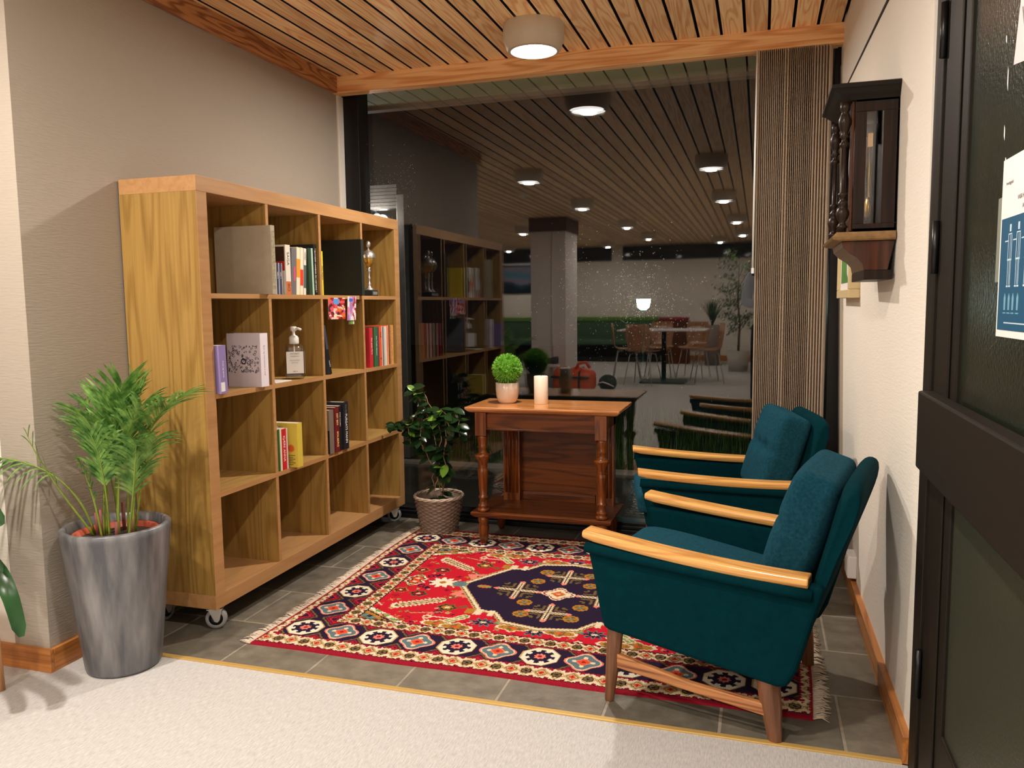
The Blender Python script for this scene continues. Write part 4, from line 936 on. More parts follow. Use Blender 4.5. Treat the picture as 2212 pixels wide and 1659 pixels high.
# ================================================================== console table
T = thing('console_table', 'dark walnut console table with turned front legs and a low shelf by the window', 'table', (-1.02, 3.84, 0)); off = T.location
def molded(mb, x0, x1, y0, y1, z0, z1, lip):
    pr = [(0, 0), (lip*.6, .25), (lip*.8, .45), (lip, .55), (lip, 1)]
    v = []; 
    for o_, h_ in pr: 
        z = z0+(z1-z0)*h_; e = lip-o_
        v += [(x0+e, y0+e, z), (x1-e, y0+e, z), (x1-e, y1, z), (x0+e, y1, z)]
    f = [(3, 2, 1, 0), tuple(len(v)-4+k for k in range(4))]
    for i in range(len(pr)-1):
        for k in range(4): f.append((i*4+k, i*4+(k+1) % 4, (i+1)*4+(k+1) % 4, (i+1)*4+k))
    return mb.add(v, f)
molded(MB(), -1.392, -0.620, 3.655, 4.035, .672, .700, .022).build('table_top', WALNT, T, off=off, bevel=0.003)
MB().box(-1.29, -0.735, 3.688, 3.712, .588, .672).box(-1.30, -0.73, 3.684, 3.690, .584, .594).build('apron', WALN, T, off=off, bevel=0.002)
for x in (-1.315, -0.708): MB().box(x-.008, x+.008, 3.73, 4.02, .588, .672).build('side_apron', WALN, T, off=off)
molded(MB(), -1.372, -0.660, 3.662, 4.03, .140, .168, .020).build('lower_shelf', WALN, T, off=off, bevel=0.002)
MB().box(-1.30, -0.70, 4.00, 4.018, .168, .672).build('back_panel', WALN, T, off=off)
MB().box(-1.19, -0.80, 3.985, 4.0, .168, .205).box(-1.19, -0.80, 3.985, 4.0, .205, .212).build('base_moulding', WALN, T, off=off, bevel=0.002)
for x0 in (-1.29, -0.79):
    b = MB().box(x0, x0+.09, 3.955, 4.0, .168, .672)
    for k in range(4): b.tube([(x0+.015+k*.02, 3.955, .21), (x0+.015+k*.02, 3.955, .66)], .0065, 8)
    b.build('pilaster', WALNZ, T, off=off)
legp = [(.026, .168), (.030, .172), (.030, .184), (.020, .188), (.026, .196), (.026, .204), (.019, .208), (.017, .232), (.024, .238), (.024, .246), (.018, .250), (.021, .29), (.026, .36), (.026, .386), (.020, .392), (.025, .398), (.020, .404), (.024, .410), (.027, .430), (.038, .447), (.040, .455), (.028, .462), (.021, .470), (.021, .490), (.026, .497), (.021, .504), (.025, .53), (.026, .545), (.024, .556)]
foot = [(.012, 0.0), (.020, .02), (.026, .06), (.028, .09), (.022, .108), (.028, .12), (.028, .142)]
for x in (-1.315, -0.712):
    MB().lathe(legp, (x, 3.70, 0), 28).box(x-.028, x+.028, 3.672, 3.728, .556, .672).box(x-.019, x+.019, 3.670, 3.674, .572, .655).build('leg', WALNZ, T, off=off)
    MB().lathe(foot, (x, 3.70, 0), 24).build('foot', WALNZ, T, off=off)
    MB().lathe(foot, (x, 3.985, 0), 24).build('foot', WALNZ, T, off=off)
# things on the table
T = thing('topiary_ball', 'round bright green artificial bush in a small cream pot on the console table', 'plant', (-1.232, 3.86, .700))
CRP = plain('cream_pot_glaze', (0.62, 0.50, 0.40), 0.25)
MB().lathe([(.036, 0), (.048, .010), (.056, .035), (.060, .070), (.060, .106), (.055, .106), (.052, .09)], n=32, cap=False).lathe([(.036, 0), (.036, .001)], n=20).build('pot', CRP, T)
LG = leafmat('bright_leaf', srgb(96, 160, 40), srgb(150, 210, 80), 0.5, 0.3, 60)
b = MB().sphere((0, 0, .175), .062, 16)
rb = random.Random(8)
for i in range(3400):
    z = rb.uniform(-.92, 1); a = rb.uniform(0, 2*PI); r = math.sqrt(1-z*z); n_ = Vector((r*math.cos(a), r*math.sin(a), z)); c_ = n_*.061
    t_ = n_.cross(Vector((rb.gauss(0, 1), rb.gauss(0, 1), rb.gauss(0, 1)))).normalized(); dirn = (n_*rb.uniform(.5, 1)+t_*rb.uniform(.1, .9)).normalized(); s_ = dirn.cross(n_).normalized()*.0017; e_ = c_+dirn*rb.uniform(.011, .023)
    q = lambda p: (p.x, p.y, p.z+.175)
    b.add([q(c_-s_), q(c_+s_), q(e_+s_*.7), q(e_-s_*.7)], [(0, 1, 2, 3)])
b.build('foliage', LG, T)
T = thing('candle', 'cream pillar candle standing right of the topiary pot on the table', 'candle', (-1.055, 3.865, .700))
MB().lathe([(.034, 0), (.0355, .004), (.0355, .138), (.033, .141), (.028, .1375), (.0, .132)], n=32).build('wax', plain('candle_wax', (0.78, 0.68, 0.55), 0.5, spec=0.4), T)
MB().tube([(0, 0, .131), (.001, 0, .144)], .0012, 6).build('wick', BLKP, T)

# ================================================================== palm in the tall planter
PX, PY = -2.045, 2.085
T = thing('potted_palm', 'parlour palm with feathery fronds in a tall tapered grey planter at the wall corner', 'potted plant', (PX, PY, 0))
m, n, l, bsd = newmat('weathered_grey_planter'); bsd.inputs['Roughness'].default_value = 0.38; bsd.inputs['Metallic'].default_value = 0.15
tc = n.new('ShaderNodeTexCoord'); mp = n.new('ShaderNodeMapping'); mp.inputs['Scale'].default_value = (20, 20, 3); l.new(tc.outputs['Object'], mp.inputs['Vector'])
nt = n.new('ShaderNodeTexNoise'); nt.inputs['Scale'].default_value = 1; nt.inputs['Detail'].default_value = 6; l.new(mp.outputs[0], nt.inputs['Vector'])
cr = n.new('ShaderNodeValToRGB'); cr.color_ramp.elements[0].position = .38; cr.color_ramp.elements[0].color = (0.085, 0.088, 0.100, 1); cr.color_ramp.elements[1].position = .72; cr.color_ramp.elements[1].color = (0.27, 0.265, 0.27, 1)
l.new(nt.outputs['Fac'], cr.inputs[0]); l.new(cr.outputs[0], bsd.inputs['Base Color']); PLM = m
MB().lathe([(.095, 0), (.115, .004), (.119, .012), (.150, .30), (.168, .462), (.170, .484), (.160, .490), (.150, .486), (.146, .45), (.14, .40), (0, .40)], n=48, cap=False).build('planter', PLM, T)
TER = plain('terracotta_plastic', srgb(178, 84, 62), 0.5)
MB().lathe([(.112, .40), (.128, .455), (.134, .458), (.134, .464), (.124, .464), (.110, .42)], n=36, cap=False).build('inner_pot', TER, T)
MB().lathe([(0, .447), (.05, .452), (.10, .448), (.122, .445)], n=24, cap=False).build('soil', plain('soil', (0.035, 0.018, 0.010), 0.95, bump=2, bscale=80, var=0.6, vscale=60), T)
PG = leafmat('palm_green', srgb(70, 120, 56), srgb(142, 186, 98), 0.4, 0.35, 30)
STG = plain('palm_stem', srgb(120, 140, 50), 0.5, var=0.3)
rp2 = random.Random(12)
def frond(base, mid, tip, nl, ll, sag, parent):
    """stalk from base to mid, leaflets from mid to tip"""
    base, mid, tip = Vector(base), Vector(mid), Vector(tip)
    def P(t):   # quadratic through points
        if t < .5:
            return base.lerp(mid, t*2) 
        return mid.lerp(tip, (t-.5)*2)
    pts = []
    for k in range(17):
        t = k/16; a = base*(1-t)**2 + (mid*2-(base+tip)*.5)*2*t*(1-t) + tip*t*t; pts.append(a)
    b = MB(); b.tube(pts, [.0042*(1-.75*k/16) for k in range(17)], 6)
    s = b.build('palm_stalk', STG, parent)
    b = MB()
    for k in range(nl):
        t = .42+.58*(k/(nl-1)); i = t*16; i0 = min(15, int(i)); p = pts[i0].lerp(pts[i0+1], i-i0); tg = (pts[i0+1]-pts[i0]).normalized()
        side = tg.cross(Vector((0, 0, 1)))
        if side.length < .15: side = Vector((math.cos(k*2.4), math.sin(k*2.4), 0))
        side.normalize(); upv = side.cross(tg)
        L_ = ll*(.55+.45*math.sin(PI*min(1, (t-.36)*1.35)))*rp2.uniform(.85, 1.1)
        for sg in (-1, 1):
            dirn = (side*sg*rp2.uniform(.55, .8)+tg*rp2.uniform(.75, 1.0)+upv*rp2.uniform(.0, .35)).normalized()
            wv = dirn.cross(upv).normalized(); wd = .0050*rp2.uniform(.8, 1.1); vs = []; fs = []
            for q in range(6):
                u_ = q/5; c_ = p+dirn*(L_*u_)+Vector((0, 0, -sag*L_*u_*u_)); ww = wd*(.25+.75*math.sin(PI*min(1, u_*.85+.12)))*(1 if q < 5 else .08)
                vs += [c_-wv*ww, c_+Vector((0, 0, -ww*.35)), c_+wv*ww]
            for q in range(5): fs += [(q*3, q*3+1, q*3+4, q*3+3), (q*3+1, q*3+2, q*3+5, q*3+4)]
            b.add(vs, fs, 0, True)
    b.build('leaflets', PG, s)
    return s
BZ = .447
for (bx, by, mx_, my_, mz, tx, ty, tz, nl, ll, sg_) in [
    (-.04, 0, -.02, .0, .70, -.02, .02, .93, 15, .17, .15), (.02, .03, .03, .05, .74, .05, .08, .97, 15, .17, .2),
    (.03, -.02, .07, -.03, .72, .17, -.04, .93, 15, .16, .3), (.05, .02, .10, .04, .76, .27, .03, .96, 15, .15, .3),
    (.0, -.03, .02, -.06, .66, .02, -.10, .84, 13, .15, .3), (-.02, .03, -.05, .03, .68, -.14, .02, .89, 13, .15, .3),
    (-.01, -.05, -.02, -.07, .60, -.04, -.09, .74, 11, .12, .5), (.04, .04, .10, .03, .66, .18, .0, .82, 12, .13, .5),
    (.06, -.01, .10, -.02, .62, .13, -.03, .80, 12, .14, .4), (-.03, -.02, .0, -.02, .72, .08, -.02, .94, 14, .16, .2),
    (.01, .0, .01, .01, .75, .06, .0, .99, 14, .15, .1)]:
    frond((bx, by, BZ), (mx_, my_, mz), (tx, ty, tz-.035), int(nl*1.7), ll*1.08, sg_, T)
frond((-.07, -.02, BZ), (-.18, -.10, .68), (-.46, -.22, .725), 15, .15, .9, T)
frond((-.06, -.03, BZ), (-.13, -.12, .66), (-.17, -.16, .80), 5, .12, .3, T)
b = MB()
for k in range(7):
    a = k*.9; b.tube([(.06*math.cos(a), .05*math.sin(a), BZ-.005), (.065*math.cos(a), .052*math.sin(a), BZ+.06+.02*(k % 3))], .006, 7)
b.build('stem_stub', plain('dry_stem', srgb(120, 70, 60), 0.7, var=0.3), T)

# ================================================================== hoya in the wicker basket
HX, HY = -1.622, 3.855
T = thing('potted_vine', 'leafy dark green climbing plant in a brown wicker basket beside the bookcase', 'potted plant', (HX, HY, 0.006))
WK = plain('wicker', srgb(118, 98, 84), 0.5, var=0.5, vscale=40, bump=0.4); WKL = plain('wicker_rim', srgb(176, 158, 140), 0.5, var=0.3, vscale=60)
vs = []; fs = []; na, nz = 120, 72; rows = 18
for j in range(nz+1):
    t = j/nz; z = .185*t; r = .094+.034*t; row = int(min(rows-1, t*rows)); ph = t*rows-row
    for k in range(na):
        a = 2*PI*k/na; rr = r+.0045*math.sin(a*15+row*PI)*math.sin(PI*ph)+.003*math.sin(PI*ph)
        vs.append((rr*math.cos(a), rr*math.sin(a), z))
for j in range(nz):
    for k in range(na): fs.append((j*na+k, j*na+(k+1) % na, (j+1)*na+(k+1) % na, (j+1)*na+k))
q = MB().add(vs, fs, 0, True).lathe([(.122, .185), (.112, .15), (0, .15)], n=30, cap=False); q.lathe([(.094, 0), (.0, 0.001)], n=30, cap=False); q.build('basket', WK, T)
b = MB()
for s_ in range(3):
    b.tube([((.128+.004*math.cos(k*.7+s_*2.1))*math.cos(2*PI*k/60), (.128+.004*math.cos(k*.7+s_*2.1))*math.sin(2*PI*k/60), .188+.005*math.sin(k*.7+s_*2.1)) for k in range(61)], .0048, 6)
b.build('basket_rim', WKL, T)
MB().lathe([(.0, .152), (.11, .15)], n=20, cap=False).build('soil', plain('soil_dark', (0.02, 0.014, 0.01), 0.95, bump=2, bscale=80), T)
HG = leafmat('hoya_leaf', srgb(18, 36, 20), srgb(34, 62, 28), 0.22, 0.12, 9); HGL = leafmat('hoya_leaf_young', srgb(110, 160, 50), srgb(140, 190, 70), 0.3, 0.3, 9)
VN = plain('vine_stem', srgb(140, 110, 84), 0.6)
rh = random.Random(31)
def leaf(b, p, dirn, nrm, L_, W_):
    dirn = dirn.normalized(); sd = dirn.cross(nrm).normalized(); nrm = sd.cross(dirn); vs = []; fs = []
    for q in range(8):
        u_ = q/7; ww = W_*math.sin(PI*min(1, .06+u_*.94))**.75 if q < 7 else .0005; c_ = p+dirn*(L_*u_)-nrm*(L_*.18*u_*u_)
        vs += [c_-sd*ww+nrm*ww*.22, c_, c_+sd*ww+nrm*ww*.22]
    for q in range(7): fs += [(q*3, q*3+1, q*3+4, q*3+3), (q*3+1, q*3+2, q*3+5, q*3+4)]
    b.add(vs, fs, 0, True)
vines = [[(.02, 0, .15), (.03, .0, .30), (.0, -.03, .45), (-.02, -.05, .60), (-.08, -.07, .72), (-.13, -.09, .78)],
         [(-.02, .01, .15), (-.04, .0, .28), (.01, -.02, .40), (.03, -.03, .52), (.0, -.05, .64), (-.05, -.06, .74)],
         [(.0, .02, .15), (.02, .0, .33), (.05, -.02, .48), (.06, -.04, .60), (.10, -.05, .66), (.14, -.06, .60), (.15, -.07, .52)],
         [(.03, -.01, .15), (.0, -.04, .3), (-.05, -.05, .42), (-.09, -.07, .52), (-.16, -.09, .57), (-.21, -.11, .57)],
         [(-.01, .0, .15), (.04, -.02, .26), (.06, -.04, .34), (.05, -.05, .42), (.07, -.06, .50)],
         [(.01, -.03, .15), (-.01, -.05, .22), (.02, -.06, .30), (.06, -.05, .36)],
         [(.02, -.05, .62), (.05, -.07, .66), (.08, -.08, .63), (.11, -.09, .56)],
         [(-.03, -.05, .62), (-.09, -.08, .63), (-.12, -.10, .56), (-.11, -.11, .48)],
         [(.0, -.05, .62), (-.05, -.09, .60), (-.06, -.11, .52), (-.04, -.11, .45)]]
for vi, vp in enumerate(vines):
    vp = [Vector((p[0], p[1]+.01, p[2])) for p in vp]; pts = []
    for i in range(len(vp)-1):
        for k in range(4): pts.append(vp[i].lerp(vp[i+1], k/4)+Vector((rh.gauss(0, .003), rh.gauss(0, .003), 0)))
    pts.append(vp[-1]); s = MB().tube(pts, .0026, 6).build('vine', VN, T); b = MB(); b2 = MB()
    for i, p in enumerate(pts):
        if p.z < .3 and rh.random() < .55: continue
        for _ in range(2 if p.z > .5 else 1):
            a = rh.uniform(0, 2*PI); dn = Vector((math.cos(a), math.sin(a)*.7-.15, rh.uniform(-.75, .35))); nr = Vector((rh.gauss(0, .3), -.6+rh.gauss(0, .3), .9))
            L_ = rh.uniform(.045, .078)
            if (p+dn*L_).y > .2: dn.y = -abs(dn.y)
            leaf(b2 if rh.random() < .08 else b, p, dn, nr, L_, L_*.30)
    b.build('leaves', HG, s)
    if b2.v: b2.build('young_leaves', HGL, s)

# ================================================================== wall clock
CYN, CYF = 2.56, 2.90; CW = rwx(2.7, 1.6)-.002
T = thing('wall_clock', 'antique dark wooden pendulum clock with turned columns hanging on the right wall', 'clock', (CW, 2.73, 1.26)); off = T.location
fx = .252
q = MB().box(fx, fx+.022, CYN, CYF, 1.40, 1.785)                                  # front frame plate left open below
b = MB()
b.box(fx, CW, CYN, CYN+.012, 1.745, 1.785).box(fx, CW, CYN, CYN+.012, 1.40, 1.425).box(fx, .283, CYN, CYN+.012, 1.425, 1.745).box(.328, CW, CYN, CYN+.012, 1.425, 1.745)
b.box(fx, CW, CYF-.012, CYF, 1.40, 1.785).box(CW-.006, CW, CYN, CYF, 1.40, 1.785).box(fx, CW, CYN, CYF, 1.772, 1.785).box(fx, CW, CYN, CYF, 1.40, 1.412)
b.build('case', CLKW, T, off=off, bevel=0.001)
MB().box(fx-.008, fx, CYN+.012, CYN+.06, 1.405, 1.78).box(fx-.008, fx, CYF-.06, CYF-.012, 1.405, 1.78).box(fx-.008, fx, CYN+.06, CYF-.06, 1.72, 1.78).box(fx-.008, fx, CYN+.06, CYF-.06, 1.405, 1.45).build('front_door', CLKR, T, off=off, bevel=0.002)
CG = glass_pane('clock_glass', 0.10)
MB().box(.283, .328, CYN+.003, CYN+.006, 1.425, 1.745).build('side_glass', CG, T, off=off)
dl = MB(); dl.lathe([(.095, 0), (.095, .004)], n=32); dl.v = [(fx+.014-c_, 2.73+a, 1.64+b_) for a, b_, c_ in dl.v]; dl.build('dial', WHT, T, off=off)
MB().box(fx+.02, fx+.05, 2.69, 2.77, 1.60, 1.70).build('movement', BRASS, T, off=off, bevel=0.003)
b = MB().tube([(.305, 2.66, 1.69), (.305, 2.66, 1.58), (.306, 2.66, 1.50)], .0035, 8).box(.298, .312, 2.655, 2.665, 1.66, 1.70)
MB().box(.292, .296, 2.672, 2.69, 1.43, 1.60).build('added_white_strip', WHT, T, off=off)  # added strip, stands in for the bright wall seen through the case
b.sphere((.303, 2.66, 1.478), .032, 16, sx=.3, sy=.8, sz=1.1); b.build('pendulum', GOLD, T, off=off)
MB().box(CW-.008, CW-.006, CYN+.012, CYF-.012, 1.41, 1.77).build('back_board', CLKW, T, off=off)
pr = [(.235, 1.775), (.225, 1.785), (.205, 1.795), (.194, 1.808), (.188, 1.814), (.188, 1.822), (CW, 1.822), (CW, 1.775)]
b = MB()
v = []
for e, z in ((.0, 1.778), (.012, 1.786), (.030, 1.796), (.046, 1.808), (.056, 1.812), (.056, 1.822), (.03, 1.826)):
    v += [(.240-e, CYN-e*.35, z), (CW, CYN-e*.35, z), (CW, CYF+e*.35, z), (.240-e, CYF+e*.35, z)]
f = [(3, 2, 1, 0), tuple(24+k for k in range(4))]
for i in range(6):
    for k in range(4): f.append((i*4+k, i*4+(k+1) % 4, (i+1)*4+(k+1) % 4, (i+1)*4+k))
b.add(v, f).build('cornice', plain('cornice_dark', srgb(30, 25, 20), 0.5, spec=0.15, var=0.3), T, off=off, bevel=0.001)
colp = [(.012, 1.402), (.012, 1.414), (.017, 1.418), (.012, 1.424), (.008, 1.432), (.016, 1.444), (.019, 1.458), (.016, 1.470), (.009, 1.478), (.014, 1.484), (.014, 1.490), (.008, 1.496), (.008, 1.505), (.0135, 1.510), (.0135, 1.516), (.0075, 1.52), (.0075, 1.648), (.0135, 1.652), (.0135, 1.660), (.008, 1.666), (.008, 1.674), (.014, 1.680), (.008, 1.688), (.013, 1.70), (.018, 1.715), (.018, 1.728), (.013, 1.742), (.009, 1.75), (.014, 1.756), (.014, 1.778)]
for y in (CYN+.02, CYF-.02): MB().lathe(colp, (.226, y, 0), 20).build('column', plain('column_dark', srgb(40, 27, 18), 0.4, spec=0.2, coat=0.1, var=0.3) if y < 2.7 else bpy.data.materials['column_dark'], T, off=off)
v = []
for e, z in ((.030, 1.376), (.050, 1.381), (.054, 1.388), (.046, 1.394), (.040, 1.402)):
    v += [(.250-e, CYN-e*.2, z), (CW, CYN-e*.2, z), (CW, CYF+e*.2, z), (.250-e, CYF+e*.2, z)]
f = [(3, 2, 1, 0), tuple(16+k for k in range(4))]
for i in range(4):
    for k in range(4): f.append((i*4+k, i*4+(k+1) % 4, (i+1)*4+(k+1) % 4, (i+1)*4+k))
MB().add(v, f).build('base_moulding', CLKG, T, off=off, bevel=0.001)
br = [(.226, 1.376), (.230, 1.358), (.248, 1.340), (.270, 1.326), (.284, 1.310), (.288, 1.290), (.352, 1.290), (.360, 1.33), (CW, 1.376)]
MB().prism(br, CYN+.005, CYF-.005).build('bracket', CLKR, T, off=off, bevel=0.002)
MB().box(.288, CW-.004, CYN+.006, CYF-.006, 1.262, 1.290).build('bracket_foot', CLKW, T, off=off, bevel=0.002)
# framed picture behind the clock
PXW = rwx(3.5, 1.4)-.002
T = thing('framed_picture', 'small pale-wood framed green picture hanging on the wall below the clock', 'picture', (PXW, 3.55, 1.21)); off = T.location
FRW = plain('pale_gold_frame', srgb(206, 186, 140), 0.4)
b = MB()
for (a, c_, z0, z1) in ((3.30, 3.80, 1.212, 1.245), (3.30, 3.80, 1.567, 1.60), (3.30, 3.345, 1.245, 1.567), (3.755, 3.80, 1.245, 1.567)): b.box(PXW-.042, PXW, a, c_, z0, z1)
b.build('frame', FRW, T, off=off, bevel=0.003)
MB().box(PXW-.030, PXW-.026, 3.345, 3.755, 1.245, 1.567).build('mount', WHT, T, off=off)
MB().box(PXW-.032, PXW-.030, 3.385, 3.715, 1.275, 1.537).build('print', plain('green_print', srgb(70, 130, 60), 0.5, var=0.5, vscale=14), T, off=off)
MB().prism([(3.43, 1.29), (3.47, 1.31), (3.475, 1.345), (3.45, 1.36), (3.435, 1.33)], PXW-.0335, PXW-.032, axis='x').build('figure', WHT, T, off=off)

# ================================================================== stacked vertical blind
T = thing('vertical_blind', 'pushed-together grey-brown vertical blind hanging at the right side of the window', 'blind', (.14, 4.0, 2.35)); off = T.location
BL = fabric('blind_fabric', srgb(208, 192, 174), srgb(198, 180, 162), 700, 0.3, 30, 0.05); BL2 = fabric('blind_fabric_light', srgb(226, 212, 196), srgb(218, 202, 186), 700, 0.3, 30, 0.05)
n_ = 33; x = -.030; rbx = random.Random(4)
for k in range(n_):
    wide = k in (0, 13, 14, 27, 28, 29, 30, 31, 32)
    st = .0125 if wide else .0085
    sk = .020 if wide else .011+rbx.uniform(-.003, .003)
    pts = [(x, 3.962), (x+sk*.25+.002, 3.985), (x+sk*.55+.002, 4.01), (x+sk, 4.036), (x+sk+.0012, 4.036), (x+sk*.55+.0032, 4.01), (x+sk*.25+.0032, 3.985), (x+.0012, 3.962)]
    MB().prism(pts, .03, 2.351, axis='z').build('slat', BL2 if wide else BL, T, off=off); x += st
MB().box(-.05, .315, 4.037, 4.05, 2.352, 2.375).build('rail', WHITE, T, off=off)
MB().tube([(-.036, 3.955, 2.351), (-.040, 3.955, 1.345)], .0045, 8).box(-.046, -.034, 3.95, 3.96, 1.335, 1.36).build('wand', WHT, T, off=off)
# wall socket
SXW = rwx(3.4, .15)
T = thing('wall_socket', 'white double wall socket low on the right wall behind the armchairs', 'socket', (SXW, 3.42, .095)); off = T.location
MB().box(SXW-.035, SXW-.0005, 3.36, 3.47, .09, .18).build('socket_body', WHT, T, off=off, bevel=0.004)
MB().box(SXW-.037, SXW-.035, 3.37, 3.405, .10, .17).build('socket_face', WHITE, T, off=off)
# ================================================================== posters on the door
PFX = DX+.0075
T = thing('poster', 'white and petrol-blue information poster with outlined figures on the green door glass', 'poster', (PFX, 1.424, 1.136))
TB = bmat('petrol_blue', (14, 78, 112))
H_, W2 = .300, .215
def ppos(y, z): return (-.0012, y-1.424, z)
MB().box(-.001, 0.0, -W2, .162, 0.0, H_).build('sheet', WHT, T)
MB().box(-.0016, -.001, -W2+.008, .154, .012, .200).build('blue_field', TB, T)
def pt(body, size, y, z, mat): return text(body, size, (-.0018, y, z), (0, -1, 0), (0, 0, 1), mat, T, ext=0.0001)
pt('hverdagsråd', .008, .118, .258, GY); pt('VASK HENDENE OG HOLD', .010, .01, .228, GY); pt('AVSTAND TIL ANDRE', .010, -.005, .212, GY)
PLN = bmat('pale_line', (190, 214, 226))
for fx_ in (.10, .055, .01, -.035, -.08, -.125, -.17):
    b = MB()
    for (a, c_, z0, z1) in ((-.004, .004, .176, .188), (-.010, -.0085, .130, .172), (.0085, .010, .130, .172), (-.010, .010, .171, .173), (-.011, .011, .128, .131), (-.008, -.0065, .088, .128), (.0065, .008, .088, .128), (-.002, -.001, .088, .17), (-.011, -.002, .084, .087), (.002, .011, .084, .087), (.010, .028, .160, .162)):
        b.box(-.0020, -.0016, fx_+a, fx_+c_, z0, z1)
    b.build('outlined_figure', PLN, T)
for fx_ in (.115, .092, .07, .045): MB().prism([(fx_-.004, .046), (fx_+.004, .046), (fx_+.005, .066), (fx_, .074), (fx_-.005, .066)], -.0020, -.0016, axis='x').box(-.002, -.0016, fx_-.008, fx_+.008, .040, .042).build('bottle_symbol', bmat('pale_line2', (110, 160, 184)), T)
MB().box(-.002, -.0016, -.18, .115, .0235, .0255).build('rule_line', PLN, T)
T = thing('tape_strip', 'narrow greyish tape strip sticking out left of the blue poster', 'tape', (PFX+.0003, 1.602, 1.23))
MB().box(-.0006, 0, -.02, .008, 0, .145).build('tape', plain('tape_grey', (0.22, 0.24, 0.20), 0.4), T)
T = thing('notice', 'pink paper notice at the top edge of the door glass', 'poster', (PFX, 1.463, 1.60))
MB().add([(-.001, .094, -.012), (-.001, -.14, -.05), (-.001, -.14, .34), (-.001, .05, .34), (-.001, .072, .08), (0, .094, -.012), (0, -.14, -.05), (0, -.14, .34), (0, .05, .34), (0, .072, .08)], [(0, 4, 3, 2, 1), (5, 6, 7, 8, 9), (0, 1, 6, 5), (1, 2, 7, 6), (2, 3, 8, 7), (3, 4, 9, 8), (4, 0, 5, 9)]).build('sheet', bmat('pink_paper', (238, 196, 196)), T)
text('V', .05, (-.0014, .045, .05), (0, -1, 0), (0, 0, 1), GY, T, ext=0.0001)

# ================================================================== foreground plant at the left edge
LX, LY = -2.385, 1.735
T = thing('broad_leaf_plant', 'dark green strap-leaved plant on a wooden stand at the left edge', 'potted plant', (LX, LY, 0)); off = T.location
PSW = wood('pale_stand_wood', srgb(206, 158, 112), srgb(176, 122, 80), 'z', 2, 20, 5)
for a in (40, 160, 280):
    a = math.radians(a); MB().tube([(.135*math.cos(a), .135*math.sin(a), 0.0), (.12*math.cos(a), .12*math.sin(a), .36)], [.012, .017], 12).build('stand_leg', PSW, T)
MB().lathe([(.135, .22), (.135, .245), (0, .245)], n=30).build('stand_ring', PSW, T)
MB().lathe([(.085, .246), (.112, .44), (.118, .46), (.108, .46), (.095, .43), (0, .42)], n=32).build('pot', plain('dark_pot', (0.02, 0.02, 0.022), 0.4), T)
DLF = leafmat('clivia_leaf', srgb(16, 48, 26), srgb(40, 92, 44), 0.22, 0.1, 9); TIP = plain('dry_leaf_tip', srgb(150, 90, 40), 0.6)
def strap(pts, W_, tip=False):
    pts = [Vector(q_) for q_ in pts]; n_ = 14; cs = []
    for q in range(n_+1):                       # Catmull-Rom
        t = q/n_*(len(pts)-1); i = min(int(t), len(pts)-2); f_ = t-i; p0, p1, p2, p3 = pts[max(i-1, 0)], pts[i], pts[i+1], pts[min(i+2, len(pts)-1)]
        cs.append(.5*((2*p1)+(p2-p0)*f_+(2*p0-5*p1+4*p2-p3)*f_*f_+(3*p1-p0-3*p2+p3)*f_**3))
    vs = []; fs = []
    for q, c_ in enumerate(cs):
        tg = (cs[min(q+1, n_)]-cs[max(q-1, 0)]).normalized(); sd = tg.cross(Vector((.55, -.75, .35))).normalized(); nr = sd.cross(tg); ww = W_*(.5+.5*math.sin(PI*min(1, q/n_*.75+.12))) if q < n_ else W_*.3
        vs += [c_-sd*ww+nr*ww*.25, c_, c_+sd*ww+nr*ww*.25]
    for q in range(n_): fs += [(q*3, q*3+1, q*3+4, q*3+3), (q*3+1, q*3+2, q*3+5, q*3+4)]
    o = MB().add(vs, fs, 0, True).build('leaf', DLF, T, off=off)
    if tip: MB().add([v + Vector((0, -.0008, 0)) for v in vs[-9:]], [(0, 1, 4, 3), (1, 2, 5, 4), (3, 4, 7, 6), (4, 5, 8, 7)], 0, True).build('dry_tip', TIP, o, off=off)
B0 = (LX, LY, .43)
strap([B0, (-2.30, 1.72, .66), (-2.17, 1.71, .66), (-2.075, 1.70, .585)], .024)
strap([B0, (-2.28, 1.70, .60), (-2.16, 1.69, .545), (-2.085, 1.68, .545)], .024)
strap([B0, (-2.26, 1.69, .55), (-2.14, 1.68, .52), (-2.055, 1.67, .455)], .021)
strap([B0, (-2.25, 1.71, .52), (-2.12, 1.70, .46), (-2.055, 1.69, .385), (-2.022, 1.69, .262)], .024)
strap([B0, (-2.24, 1.68, .48), (-2.15, 1.66, .38), (-2.10, 1.65, .262)], .022, True)
strap([B0, (-2.34, 1.70, .66), (-2.22, 1.68, .76), (-2.12, 1.66, .70)], .018)
rl = random.Random(6)
for k in range(9):
    a = math.radians(150+k*21); L_ = rl.uniform(.2, .28); h = rl.uniform(.1, .3); dx, dy = math.cos(a), math.sin(a)
    if LY+dy*L_ > 1.93: L_ = (1.92-LY)/dy
    strap([B0, (LX+dx*L_*.4, LY+dy*L_*.4, .48+h), (LX+dx*L_*.8, LY+dy*L_*.8, .46+h*.9), (LX+dx*L_, LY+dy*L_, .40+h*.2)], .024)
